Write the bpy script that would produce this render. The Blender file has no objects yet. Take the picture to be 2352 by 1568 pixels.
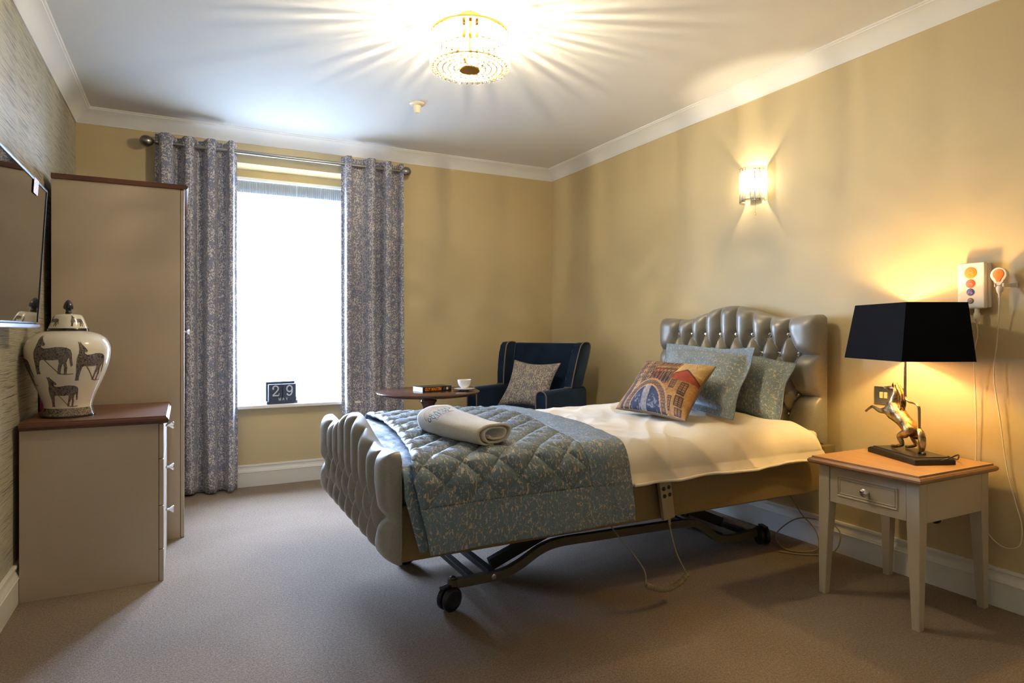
import bpy, bmesh, math, random
import numpy as np
from mathutils import Vector, Matrix, noise

random.seed(4)
PI = math.pi
C = bpy.context.scene.collection

# ------------------------------------------------------------------ camera
FPX = 1460.3
CAM = (0.0, 0.0, 1.15)
cd = bpy.data.cameras.new('camera')
cam = bpy.data.objects.new('camera', cd)
C.objects.link(cam)
cam.location = CAM
cam.rotation_euler = (math.radians(90), 0, math.radians(-27.236))
cd.sensor_width = 36.0
cd.lens = 36.0 * FPX / 2352
cd.shift_y = -24.5 / 2352
cd.clip_start = 0.02
bpy.context.scene.camera = cam

# ------------------------------------------------------------------ world, lights, exposure
sc = bpy.context.scene
sc.view_settings.view_transform = 'Standard'
sc.view_settings.look = 'None'
sc.view_settings.gamma = 1.0
sc.view_settings.exposure = 1.35
sc.view_settings.use_curve_mapping = False
w = bpy.data.worlds.new('overcast_sky')
sc.world = w
w.use_nodes = True
bg = w.node_tree.nodes['Background']
bg.inputs[0].default_value = (0.47, 0.645, 1.0, 1)
bg.inputs[1].default_value = 66.0
sc.cycles.sample_clamp_indirect = 6.0
sc.cycles.max_bounces = 10
sc.cycles.diffuse_bounces = 5
sc.cycles.transparent_max_bounces = 16
sc.cycles.caustics_reflective = False
sc.cycles.caustics_refractive = False


def light(name, kind, loc, power, col, size=0.05, rot=(0, 0, 0), size_y=None, spread=None, parent=None):
    l = bpy.data.lights.new(name, kind)
    l.energy = power
    l.color = col
    if kind == 'AREA':
        l.shape = 'RECTANGLE'
        l.size = size
        l.size_y = size_y or size
        if spread:
            l.spread = spread
    else:
        l.shadow_soft_size = size
    o = bpy.data.objects.new(name, l)
    C.objects.link(o)
    o.location = loc
    o.rotation_euler = rot
    if parent:
        o.parent = parent
    return o


# portal that guides sampling of the sky through the window opening
sky_l = light('window_portal', 'AREA', (0.745, 5.60, 1.48), 1, (1, 1, 1), 1.0, (math.radians(-90), 0, 0), 1.8)
sky_l.data.cycles.is_portal = True

# ------------------------------------------------------------------ node helpers
MATS = {}


class NT:
    def __init__(s, name):
        s.m = bpy.data.materials.new(name)
        s.m.use_nodes = True
        s.t = s.m.node_tree
        s.b = s.t.nodes['Principled BSDF']
        s.out = s.t.nodes['Material Output']
        MATS[name] = s.m

    def n(s, typ, **k):
        nd = s.t.nodes.new('ShaderNode' + typ)
        for a, v in k.items():
            if a.startswith('i_'):
                nd.inputs[a[2:].replace('_', ' ')].default_value = v
            else:
                setattr(nd, a, v)
        return nd

    def l(s, a, b):
        s.t.links.new(a, b)

    def val(s, x, sock):
        if isinstance(x, (int, float, tuple)):
            sock.default_value = x
        else:
            s.l(x, sock)

    def math(s, op, a, b=0.0, c=None, clamp=False):
        nd = s.n('Math', operation=op, use_clamp=clamp)
        s.val(a, nd.inputs[0])
        s.val(b, nd.inputs[1])
        if c is not None:
            s.val(c, nd.inputs[2])
        return nd.outputs[0]

    def coord(s, kind='Object', scale=(1, 1, 1), rot=(0, 0, 0), loc=(0, 0, 0)):
        t = s.n('TexCoord')
        mp = s.n('Mapping')
        mp.inputs['Scale'].default_value = scale
        mp.inputs['Rotation'].default_value = rot
        mp.inputs['Location'].default_value = loc
        s.l(t.outputs[kind], mp.inputs[0])
        return mp.outputs[0]

    def noise(s, vec, scale, detail=2.0, rough=0.5, dist=0.0):
        nd = s.n('TexNoise')
        nd.inputs['Scale'].default_value = scale
        nd.inputs['Detail'].default_value = detail
        nd.inputs['Roughness'].default_value = rough
        nd.inputs['Distortion'].default_value = dist
        if vec is not None:
            s.l(vec, nd.inputs['Vector'])
        return nd.outputs['Fac']

    def ramp(s, fac, stops, interp='LINEAR'):
        nd = s.n('ValToRGB')
        r = nd.color_ramp
        r.interpolation = interp
        while len(r.elements) > len(stops):
            r.elements.remove(r.elements[-1])
        while len(r.elements) < len(stops):
            r.elements.new(0.5)
        for e, (p, c) in zip(r.elements, stops):
            e.position = p
            e.color = tuple(c) + ((1,) if len(c) == 3 else ())
        s.l(fac, nd.inputs[0])
        return nd.outputs[0]

    def mix(s, fac, a, b, mode='MIX'):
        nd = s.n('MixRGB', blend_type=mode)
        s.val(fac, nd.inputs[0])
        for x, k in ((a, 1), (b, 2)):
            if isinstance(x, tuple):
                nd.inputs[k].default_value = x + ((1,) if len(x) == 3 else ())
            else:
                s.l(x, nd.inputs[k])
        return nd.outputs[0]

    def bump(s, h, strength=0.3, dist=0.01):
        nd = s.n('Bump')
        nd.inputs['Strength'].default_value = strength
        nd.inputs['Distance'].default_value = dist
        s.l(h, nd.inputs['Height'])
        s.l(nd.outputs[0], s.b.inputs['Normal'])
        return nd

    def base(s, c):
        if isinstance(c, tuple):
            s.b.inputs['Base Color'].default_value = c + (1,)
        else:
            s.l(c, s.b.inputs['Base Color'])

    def set(s, **k):
        for a, v in k.items():
            s.val(v, s.b.inputs[a.replace('_', ' ')])
        return s


def srgb(r, g, b):
    f = lambda v: (v / 255 / 12.92) if v / 255 <= 0.04045 else ((v / 255 + 0.055) / 1.055) ** 2.4
    return (f(r), f(g), f(b))


def simple(name, col, rough=0.5, metal=0.0, nscale=None, namt=0.08, bump=0.0, bscale=None, **k):
    s = NT(name)
    s.set(Roughness=rough, Metallic=metal, **k)
    if nscale:
        v = s.coord()
        f = s.noise(v, nscale, 4)
        c0 = tuple(x * (1 - namt) for x in col)
        c1 = tuple(min(1, x * (1 + namt)) for x in col)
        s.base(s.ramp(f, [(0.3, c0), (0.7, c1)]))
        if bump:
            s.bump(s.noise(v, bscale or nscale, 3), bump, 0.005)
    else:
        s.base(col)
    return s.m


# --- plain paints
simple('wall_paint', srgb(207, 187, 144), 0.62, nscale=3.0, namt=0.025, bump=0.06, bscale=220)
simple('ceiling_paint', srgb(234, 233, 233), 0.75, nscale=2.0, namt=0.01)
simple('white_gloss', srgb(236, 232, 224), 0.32, nscale=3.0, namt=0.015)
simple('upvc', srgb(240, 242, 244), 0.3)
simple('cabinet_paint', srgb(182, 166, 145), 0.45, nscale=260, namt=0.02, bump=0.05, bscale=320)
simple('nightstand_paint', srgb(188, 174, 152), 0.4, nscale=90, namt=0.02, bump=0.05, bscale=260)
simple('chrome', (0.85, 0.85, 0.86), 0.08, 1.0)
simple('brushed_steel', srgb(150, 146, 140), 0.3, 1.0, nscale=90, namt=0.05)
simple('brass', srgb(190, 150, 86), 0.22, 1.0)
simple('pole_metal', srgb(176, 150, 110), 0.2, 1.0)
simple('black_plastic', (0.012, 0.012, 0.014), 0.35)
simple('black_paint', (0.012, 0.011, 0.011), 0.35, nscale=60, namt=0.2)
simple('screen', (0.006, 0.006, 0.007), 0.03, Specular_IOR_Level=1.0, Coat_Weight=1.0, Coat_Roughness=0.01)
simple('silver_plastic', srgb(160, 162, 172), 0.25, 0.6)
simple('frame_metal', srgb(96, 88, 74), 0.45, 0.3, nscale=50, namt=0.06)
simple('frame_dark', srgb(46, 46, 48), 0.4, 0.4)
simple('cream_plastic', srgb(236, 224, 204), 0.35)
simple('grey_plastic', srgb(150, 138, 112), 0.45)
simple('grey_cable', srgb(150, 138, 112), 0.5)
simple('porcelain', srgb(240, 236, 228), 0.12)
simple('vase_black', (0.010, 0.011, 0.014), 0.08, Coat_Weight=0.5)
simple('vase_glaze', srgb(232, 222, 204), 0.1, Coat_Weight=0.6)
simple('orange_button', srgb(240, 120, 30), 0.4)
simple('red_button', srgb(226, 78, 60), 0.4)
simple('blue_button', srgb(48, 74, 160), 0.4)
simple('grey_button', srgb(110, 100, 88), 0.4)
simple('pale_line', srgb(250, 200, 150), 0.5)
simple('page_paper', srgb(226, 222, 210), 0.8, nscale=300, namt=0.1)
simple('book_black', srgb(26, 18, 16), 0.35)
simple('book_magenta', srgb(120, 14, 62), 0.4)
simple('orange_print', srgb(240, 140, 20), 0.5)
simple('grey_print', srgb(120, 100, 90), 0.5)
simple('pink_print', srgb(230, 150, 180), 0.5)
simple('cream_print', srgb(214, 190, 160), 0.5)
simple('calendar_wood', srgb(58, 66, 86), 0.6, nscale=60, namt=0.2)
simple('calendar_ink', srgb(205, 208, 220), 0.6)
simple('paper_tag', srgb(214, 176, 160), 0.6, nscale=120, namt=0.3)
simple('green_thread', srgb(26, 86, 74), 0.8)
simple('gold_thread', srgb(206, 158, 70), 0.8)
simple('red_thread', srgb(150, 40, 40), 0.8)
simple('piping_tan', srgb(126, 100, 84), 0.7)
simple('mattress_fabric', srgb(222, 206, 170), 0.8, nscale=80, namt=0.03)
simple('clear_glass', (1, 1, 1), 0.0, Transmission_Weight=1.0)
simple('mirror_plate', (0.7, 0.68, 0.64), 0.22, 1.0)
simple('switch_insert', srgb(226, 200, 150), 0.4)
simple('detector_dark', srgb(70, 58, 44), 0.6)


# linen lampshade
s = NT('shade_black'); v = s.coord()
s.base((0.005, 0.005, 0.007)); s.set(Roughness=0.9, Specular_IOR_Level=0.12)
s.bump(s.noise(s.coord(scale=(1, 1, 3)), 420, 2), 0.25, 0.002)
s = NT('shade_lining'); s.base(srgb(226, 196, 140)); s.set(Roughness=0.6)

# carpet
simple('ground_paving', srgb(70, 74, 66), 0.9, nscale=3, namt=0.1)
s = NT('carpet')
v = s.coord()
f1 = s.noise(v, 190, 3, 0.75)
f2 = s.noise(v, 90, 3, 0.6)
f3 = s.noise(v, 2.2, 2, 0.5)
c = s.ramp(f1, [(0.28, srgb(76, 61, 48)), (0.5, srgb(142, 119, 94)), (0.72, srgb(206, 184, 158))])
c = s.mix(0.35, c, s.ramp(f2, [(0.35, srgb(96, 80, 68)), (0.65, srgb(164, 146, 130))]))
c = s.mix(0.18, c, s.ramp(f3, [(0.4, srgb(112, 96, 84)), (0.6, srgb(150, 132, 116))]))
s.base(c); s.set(Roughness=0.95, Specular_IOR_Level=0.1, Sheen_Weight=0.15)
s.bump(s.math('ADD', f1, s.math('MULTIPLY', f2, 0.6)), 0.9, 0.006)

# grasscloth wallpaper, streaks run across the wall (y), wavy
s = NT('wallpaper')
v = s.coord(scale=(1, 1, 1))
wv = s.noise(s.coord(scale=(1, 1.6, 3)), 3.0, 3)
sep = s.n('SeparateXYZ'); s.l(v, sep.inputs[0])
zz = s.math('ADD', sep.outputs[2], s.math('MULTIPLY', wv, 0.016))
comb = s.n('CombineXYZ'); s.l(s.math('MULTIPLY', sep.outputs[1], 3.5), comb.inputs[1]); s.l(s.math('MULTIPLY', zz, 230.0), comb.inputs[2])
f = s.noise(comb.outputs[0], 1.0, 3, 0.65)
c = s.ramp(f, [(0.30, srgb(58, 54, 44)), (0.40, srgb(132, 124, 104)), (0.52, srgb(196, 188, 164)), (0.62, srgb(150, 146, 134)), (0.72, srgb(214, 204, 176))])
s.base(c); s.set(Roughness=0.5)
s.bump(f, 0.4, 0.004)


def wood(name, dark, mid, axis='x', scale=1.0, rough=0.35):
    s = NT(name)
    sca = {'x': (1.2, 16, 16), 'y': (16, 1.2, 16)}[axis]
    v = s.coord(scale=tuple(a * scale for a in sca))
    f = s.noise(v, 2.2, 5, 0.6, 0.6)
    f2 = s.noise(v, 14, 3, 0.6)
    c = s.ramp(f, [(0.3, dark), (0.7, mid)])
    c = s.mix(0.25, c, s.ramp(f2, [(0.35, dark), (0.65, mid)]))
    s.base(c); s.set(Roughness=rough)
    s.bump(f2, 0.08, 0.002)
    return s.m


wood('walnut_top', srgb(92, 58, 40), srgb(126, 84, 58), 'x')
wood('walnut_edge', srgb(74, 44, 32), srgb(104, 66, 48), 'x', rough=0.3)
wood('oak_top', srgb(164, 122, 80), srgb(192, 148, 102), 'y', rough=0.36)
wood('oak_edge', srgb(128, 88, 58), srgb(164, 118, 82), 'y', rough=0.32)
wood('mahogany', srgb(56, 32, 26), srgb(92, 56, 42), 'x', rough=0.22)


# sateen upholstery of the bed
def sateen(name, col, rough=0.38):
    s = NT(name)
    v = s.coord(scale=(1, 1, 1))
    f = s.noise(s.coord(scale=(1100, 1100, 110)), 1.0, 2)
    g = s.noise(s.coord(scale=(110, 110, 1100)), 1.0, 2)
    m = s.math('MULTIPLY', f, g)
    c0 = tuple(x * 0.84 for x in col); c1 = tuple(min(1, x * 1.14) for x in col)
    s.base(s.ramp(m, [(0.12, c0), (0.4, c1)]))
    s.set(Roughness=rough, Metallic=0.3, Sheen_Weight=0.1)
    s.bump(m, 0.12, 0.001)
    return s.m


sateen('bed_sateen', srgb(143, 138, 128), 0.4)
sateen('rail_fabric', srgb(132, 112, 72), 0.5)


# jacquard: cream marks on blue/grey ground.  u,v in metres
def jacquard(name, ground, mark, mark2, su=1.0, sv=1.0, amount=0.5, rough=0.5, size=0.72, stitch=0.0):
    s = NT(name)
    uv = s.coord('UV', scale=(su / size, sv / size, 1))
    nz = s.n('TexNoise'); nz.inputs['Scale'].default_value = 40; nz.inputs['Detail'].default_value = 2; s.l(uv, nz.inputs['Vector'])
    wv = s.n('VectorMath', operation='MULTIPLY_ADD')
    s.l(nz.outputs['Color'], wv.inputs[0]); wv.inputs[1].default_value = (0.016, 0.016, 0); s.l(uv, wv.inputs[2])
    sep = s.n('SeparateXYZ'); s.l(wv.outputs[0], sep.inputs[0])
    comb = s.n('CombineXYZ'); s.l(s.math('MULTIPLY', sep.outputs[0], 1.9), comb.inputs[0]); s.l(sep.outputs[1], comb.inputs[1])
    a = s.noise(comb.outputs[0], 22, 1.5, 0.5, 0.6)
    b = s.noise(comb.outputs[0], 48, 2, 0.5, 0.5)
    g_ = s.noise(comb.outputs[0], 33, 1.0, 0.5)
    ridge = s.math('ABSOLUTE', s.math('SUBTRACT', a, 0.5))
    line = s.math('LESS_THAN', ridge, 0.022)
    gate = s.math('GREATER_THAN', b, 0.61 - 0.17 * amount)
    thin = s.math('MULTIPLY', line, gate)
    blob = s.math('GREATER_THAN', s.math('ADD', s.math('MULTIPLY', g_, 0.7), s.math('MULTIPLY', b, 0.5)), 0.765 - 0.05 * amount)
    fac = s.math('MAXIMUM', thin, blob)
    fine = s.noise(s.coord('UV', scale=(40 * su, 700 * sv, 1)), 1.0, 2)
    gc = s.ramp(fine, [(0.35, tuple(x * 0.84 for x in ground)), (0.65, tuple(min(1, x * 1.16) for x in ground))])
    mc = s.mix(s.noise(uv, 14, 1), mark, mark2)
    s.base(s.mix(fac, gc, mc))
    s.set(Roughness=rough, Sheen_Weight=0.08)
    if stitch:
        uv0 = s.coord('UV')
        sp0 = s.n('SeparateXYZ'); s.l(uv0, sp0.inputs[0])
        tm = s.math('SUBTRACT', sp0.outputs[1], 0.155)
        d = []
        for op in ('ADD', 'SUBTRACT'):
            k = s.math('FRACT', s.math('ADD', s.math('DIVIDE', s.math(op, sp0.outputs[0], tm), stitch), 20.0))
            d.append(s.math('MINIMUM', k, s.math('SUBTRACT', 1.0, k)))
        m_ = s.math('MULTIPLY', s.math('MINIMUM', d[0], d[1]), 2.0)
        hgt = s.math('POWER', m_, 0.4)
        s.bump(s.math('ADD', hgt, s.math('MULTIPLY', fac, 0.03)), 1.0, 0.006)
    else:
        s.bump(fac, 0.2, 0.002)
    return s.m


jacquard('quilt_fabric', srgb(98, 117, 130), srgb(204, 192, 174), srgb(168, 152, 142), amount=0.85, stitch=0.145)
jacquard('border_fabric', srgb(102, 123, 138), srgb(200, 184, 160), srgb(166, 148, 136), amount=0.8)
jacquard('pillow_fabric', srgb(112, 126, 133), srgb(196, 184, 156), srgb(160, 150, 132), amount=0.9)
# plain satin underside strip of the spread
s = NT('teal_satin')
f = s.noise(s.coord('UV', scale=(30, 260, 1)), 1.0, 3)
s.base(s.ramp(f, [(0.35, srgb(92, 112, 122)), (0.65, srgb(132, 150, 158))])); s.set(Roughness=0.45)


# curtain / cushion print: pale leafy sprigs on vertical stems
def sprig(name, ground, mark, scale=1.0):
    s = NT(name)
    uv = s.coord('UV', scale=(scale, scale, 1))
    sep = s.n('SeparateXYZ'); s.l(uv, sep.inputs[0])
    u, v = sep.outputs[0], sep.outputs[1]
    per = 0.11
    wob = s.noise(uv, 11, 2)
    u2 = s.math('ADD', u, s.math('MULTIPLY', s.math('SUBTRACT', wob, 0.5), 0.035))
    ph = s.math('ABSOLUTE', s.math('SUBTRACT', s.math('FRACT', s.math('DIVIDE', u2, per)), 0.5))
    stem = s.math('LESS_THAN', ph, 0.016)
    nz = s.n('TexNoise'); nz.inputs['Scale'].default_value = 50; s.l(uv, nz.inputs['Vector'])
    mixv = s.n('VectorMath', operation='MULTIPLY_ADD')
    s.l(nz.outputs['Color'], mixv.inputs[0]); mixv.inputs[1].default_value = (0.010, 0.010, 0); s.l(uv, mixv.inputs[2])
    tuft = s.noise(uv, 15, 2, 0.5)
    near = s.math('SUBTRACT', 1.35, s.math('MULTIPLY', ph, 0.7))
    leaves, rims = [], []
    for ang, scl in ((0.7, 58.0), (-0.7, 58.0), (0.15, 84.0)):
        mp = s.n('Mapping'); mp.inputs['Rotation'].default_value = (0, 0, ang); mp.inputs['Scale'].default_value = (2.0, 0.95, 1)
        mp.inputs['Location'].default_value = (ang * 3.1, ang, 0)
        s.l(mixv.outputs[0], mp.inputs[0])
        # rotate first, then stretch
        mp.vector_type = 'TEXTURE'
        mp.inputs['Scale'].default_value = (0.55, 1.15, 1)
        vo = s.n('TexVoronoi', feature='F1'); vo.inputs['Scale'].default_value = scl; s.l(mp.outputs[0], vo.inputs['Vector'])
        sc_ = s.n('SeparateColor'); s.l(vo.outputs['Color'], sc_.inputs[0])
        keep = s.math('LESS_THAN', sc_.outputs[0], s.math('ADD', s.math('MULTIPLY', s.math('SUBTRACT', tuft, 0.5), 3.2), s.math('MULTIPLY', near, 0.62)))
        leaves.append(s.math('MULTIPLY', s.math('LESS_THAN', vo.outputs['Distance'], 0.36), keep))
        rims.append(s.math('MULTIPLY', s.math('LESS_THAN', vo.outputs['Distance'], 0.47), keep))
    fac = s.math('MAXIMUM', s.math('MAXIMUM', leaves[0], leaves[1]), s.math('MAXIMUM', leaves[2], stem))
    edge = s.math('MAXIMUM', rims[0], rims[1])
    fine = s.noise(s.coord('UV', scale=(600, 600, 1)), 1.0, 1)
    gc = s.ramp(fine, [(0.3, tuple(x * 0.8 for x in ground)), (0.7, tuple(min(1, x * 1.2) for x in ground))])
    gc = s.mix(s.math('MULTIPLY', edge, 0.55), gc, tuple(x * 0.42 for x in ground))
    s.base(s.mix(fac, gc, mark))
    s.set(Roughness=0.72, Sheen_Weight=0.2)
    s.bump(fac, 0.15, 0.001)
    return s.m


sprig('curtain_fabric', srgb(128, 131, 150), srgb(212, 203, 200), 1.0)
sprig('cushion_fabric', srgb(116, 108, 112), srgb(188, 174, 150), 1.15)

# velvet
s = NT('navy_velvet')
s.base(s.ramp(s.noise(s.coord(), 9, 3), [(0.3, srgb(14, 26, 44)), (0.7, srgb(22, 40, 62))]))
s.set(Roughness=0.85, Sheen_Weight=0.9, Sheen_Roughness=0.35, Sheen_Tint=(0.35, 0.55, 0.85, 1), Specular_IOR_Level=0.15)
s.bump(s.noise(s.coord(), 500, 2), 0.15, 0.001)

# cotton duvet
s = NT('white_cotton')
s.base(srgb(232, 222, 204)); s.set(Roughness=0.75, Sheen_Weight=0.1)
s.bump(s.noise(s.coord(), 600, 2), 0.05, 0.001)
# terry towel
s = NT('terry')
f = s.noise(s.coord(), 330, 3, 0.7)
s.base(s.ramp(f, [(0.3, srgb(222, 208, 184)), (0.65, srgb(248, 238, 220))])); s.set(Roughness=0.95, Sheen_Weight=0.4)
s.bump(f, 0.8, 0.004)

# horse: worn gilt silver
s = NT('horse_metal')
f = s.noise(s.coord(), 40, 4, 0.6)
s.base(s.ramp(f, [(0.35, srgb(120, 88, 48)), (0.6, srgb(206, 178, 130))])); s.set(Roughness=0.3, Metallic=1.0)
s.bump(s.noise(s.coord(), 170, 3), 0.5, 0.003)

# vase foot: engraved lattice band
s = NT('vase_band')
v = s.coord(scale=(1, 1, 1))
f = s.noise(s.coord(), 70, 3, 0.6, 2.5)
s.base(s.ramp(f, [(0.4, srgb(46, 40, 40)), (0.5, srgb(120, 104, 92)), (0.56, srgb(176, 160, 136)), (0.6, srgb(60, 52, 50))])); s.set(Roughness=0.2)
# horse print on the vase
s = NT('horse_print')
f = s.noise(s.coord(), 85, 4, 0.65, 1.2)
s.base(s.ramp(f, [(0.32, srgb(34, 30, 36)), (0.45, srgb(84, 74, 72)), (0.52, srgb(142, 134, 128)), (0.56, srgb(122, 92, 66)), (0.61, srgb(60, 54, 58)), (0.7, srgb(120, 108, 104))])); s.set(Roughness=0.15)
simple('horse_print_line', srgb(112, 84, 60), 0.3)

# crystal: cheap clear/sparkly mix so that bulbs throw streaks through it
s = NT('crystal')
tr = s.n('BsdfTransparent'); tr.inputs[0].default_value = (0.60, 0.59, 0.57, 1)
gl = s.n('BsdfGlossy'); gl.inputs['Roughness'].default_value = 0.04
tl = s.n('BsdfTranslucent'); tl.inputs[0].default_value = (1, 0.97, 0.9, 1)
lw = s.n('LayerWeight'); lw.inputs[0].default_value = 0.35
m1 = s.n('MixShader'); s.l(lw.outputs['Facing'], m1.inputs[0]); s.l(tr.outputs[0], m1.inputs[1]); s.l(gl.outputs[0], m1.inputs[2])
m2 = s.n('MixShader'); m2.inputs[0].default_value = 0.10; s.l(m1.outputs[0], m2.inputs[1]); s.l(tl.outputs[0], m2.inputs[2])
s.l(m2.outputs[0], s.out.inputs[0])

# net curtain voile
s = NT('voile')
tr = s.n('BsdfTransparent')
tl = s.n('BsdfTranslucent'); tl.inputs[0].default_value = (0.95, 0.97, 1, 1)
df = s.n('BsdfDiffuse'); df.inputs[0].default_value = (0.9, 0.9, 0.9, 1)
m1 = s.n('MixShader'); m1.inputs[0].default_value = 0.4; s.l(tl.outputs[0], m1.inputs[1]); s.l(df.outputs[0], m1.inputs[2])
m2 = s.n('MixShader'); m2.inputs[0].default_value = 0.18; s.l(tr.outputs[0], m2.inputs[1]); s.l(m1.outputs[0], m2.inputs[2])
s.l(m2.outputs[0], s.out.inputs[0])
s = NT('voile_tape')
tr = s.n('BsdfTransparent')
tl = s.n('BsdfTranslucent'); tl.inputs[0].default_value = (0.075, 0.080, 0.086, 1)
df = s.n('BsdfDiffuse'); df.inputs[0].default_value = (0.8, 0.82, 0.84, 1)
m1 = s.n('MixShader'); m1.inputs[0].default_value = 0.5; s.l(tl.outputs[0], m1.inputs[1]); s.l(df.outputs[0], m1.inputs[2])
m2 = s.n('MixShader'); m2.inputs[0].default_value = 1.0; s.l(tr.outputs[0], m2.inputs[1]); s.l(m1.outputs[0], m2.inputs[2])
s.l(m2.outputs[0], s.out.inputs[0])
# window pane
s = NT('pane_glass')
tr = s.n('BsdfTransparent'); tr.inputs[0].default_value = (0.97, 0.98, 0.98, 1)
gl = s.n('BsdfGlossy'); gl.inputs['Roughness'].default_value = 0.0
m1 = s.n('MixShader'); m1.inputs[0].default_value = 0.06; s.l(tr.outputs[0], m1.inputs[1]); s.l(gl.outputs[0], m1.inputs[2])
s.l(m1.outputs[0], s.out.inputs[0])


def emit(name, col, st):
    s = NT(name)
    tr = s.n('BsdfTransparent'); em = s.n('Emission')
    em.inputs[0].default_value = col + (1,); em.inputs[1].default_value = st
    ad = s.n('AddShader'); s.l(tr.outputs[0], ad.inputs[0]); s.l(em.outputs[0], ad.inputs[1]); s.l(ad.outputs[0], s.out.inputs[0])


emit('bulb_glow', (1.0, 0.82, 0.55), 10)
emit('sconce_glow', (1.0, 0.82, 0.55), 10)
emit('lamp_glow', (1.0, 0.76, 0.36), 5)

# vertex-painted print
s = NT('printed_velvet')
at = s.n('Attribute', attribute_name='print')
s.base(s.mix(0.35, at.outputs['Color'], s.mix(1.0, at.outputs['Color'], s.ramp(s.noise(s.coord(), 60, 4, 0.7), [(0.35, (0.35, 0.32, 0.3)), (0.65, (1.0, 0.97, 0.9))]), 'MULTIPLY')))
s.set(Roughness=0.8)
simple('cushion_back', srgb(120, 104, 88), 0.9, nscale=420, namt=0.35, bump=0.3)


# ------------------------------------------------------------------ geometry helpers
def link(name, me, mat=None, parent=None, loc=None):
    o = bpy.data.objects.new(name, me)
    C.objects.link(o)
    if mat is not None and not me.materials:
        mats = mat if isinstance(mat, (list, tuple)) else [mat]
        for m in mats:
            me.materials.append(MATS[m])
    if parent is not None:
        o.parent = parent
    if loc is not None:
        o.location = loc
    return o


def thing(name, label, cat, loc=(0, 0, 0), rz=0, group=None):
    o = bpy.data.objects.new(name, None)
    o.empty_display_size = 0.1
    C.objects.link(o)
    o.location = loc
    o.rotation_euler = (0, 0, rz)
    return tag(o, label, cat, group)


def tag(o, label, cat, group=None):
    o['label'] = label
    o['category'] = cat
    if group:
        o['group'] = group
    return o


def struct(o):
    o['kind'] = 'structure'
    return o


def finish(bm, name, smooth=False, recalc=True):
    if recalc:
        bmesh.ops.recalc_face_normals(bm, faces=bm.faces)
    me = bpy.data.meshes.new(name)
    bm.to_mesh(me)
    bm.free()
    if smooth:
        for p in me.polygons:
            p.use_smooth = True
    return me


def bm_box(bm, lo, hi, bevel=0.0, seg=2, M=None):
    r = bmesh.ops.create_cube(bm, size=1.0)
    vs = r['verts']
    for v in vs:
        v.co = Vector([lo[i] + (v.co[i] + 0.5) * (hi[i] - lo[i]) for i in range(3)])
    if bevel > 0:
        es = list({e for v in vs for e in v.link_edges})
        rb = bmesh.ops.bevel(bm, geom=es, offset=bevel, segments=seg, affect='EDGES', profile=0.6)
        vs = list({v for f in rb['faces'] for v in f.verts} | {v for v in vs if v.is_valid})
    if M is not None:
        for v in vs:
            v.co = M @ v.co
    return vs


def box(name, lo, hi, mat, parent=None, bevel=0.003, seg=2, M=None, smooth=False):
    bm = bmesh.new()
    bm_box(bm, lo, hi, bevel, seg, M)
    return link(name, finish(bm, name, smooth), mat, parent)


def bm_lathe(bm, prof, seg=32, M=None, cap=True):
    rings = []
    for r, z in prof:
        ring = []
        for i in range(seg):
            a = 2 * PI * i / seg
            p = Vector((r * math.cos(a), r * math.sin(a), z))
            if M is not None:
                p = M @ p
            ring.append(bm.verts.new(p))
        rings.append(ring)
    for a, b in zip(rings, rings[1:]):
        for i in range(seg):
            j = (i + 1) % seg
            bm.faces.new((a[i], a[j], b[j], b[i]))
    if cap:
        bm.faces.new(rings[0][::-1])
        bm.faces.new(rings[-1])


def lathe(name, prof, mat, parent=None, seg=32, loc=None, M=None, smooth=True, cap=True):
    bm = bmesh.new()
    bm_lathe(bm, prof, seg, M, cap)
    me = finish(bm, name, smooth)
    o = link(name, me, mat, parent, loc)
    if smooth:
        sharp(me, 40)
    return o


def sharp(me, deg):
    bm = bmesh.new()
    bm.from_mesh(me)
    for e in bm.edges:
        if len(e.link_faces) == 2 and e.calc_face_angle(0) > math.radians(deg):
            e.smooth = False
    bm.to_mesh(me)
    bm.free()


def catmull(pts, n=8, closed=False):
    P = [Vector(p) for p in pts]
    out = []
    N = len(P)
    rng = range(N if closed else N - 1)
    for i in rng:
        p0 = P[(i - 1) % N] if (closed or i > 0) else P[0]
        p1 = P[i]
        p2 = P[(i + 1) % N]
        p3 = P[(i + 2) % N] if (closed or i + 2 < N) else P[-1]
        for k in range(n):
            t = k / n
            out.append(0.5 * ((2 * p1) + (-p0 + p2) * t + (2 * p0 - 5 * p1 + 4 * p2 - p3) * t * t + (-p0 + 3 * p1 - 3 * p2 + p3) * t ** 3))
    if not closed:
        out.append(P[-1])
    return out


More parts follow.
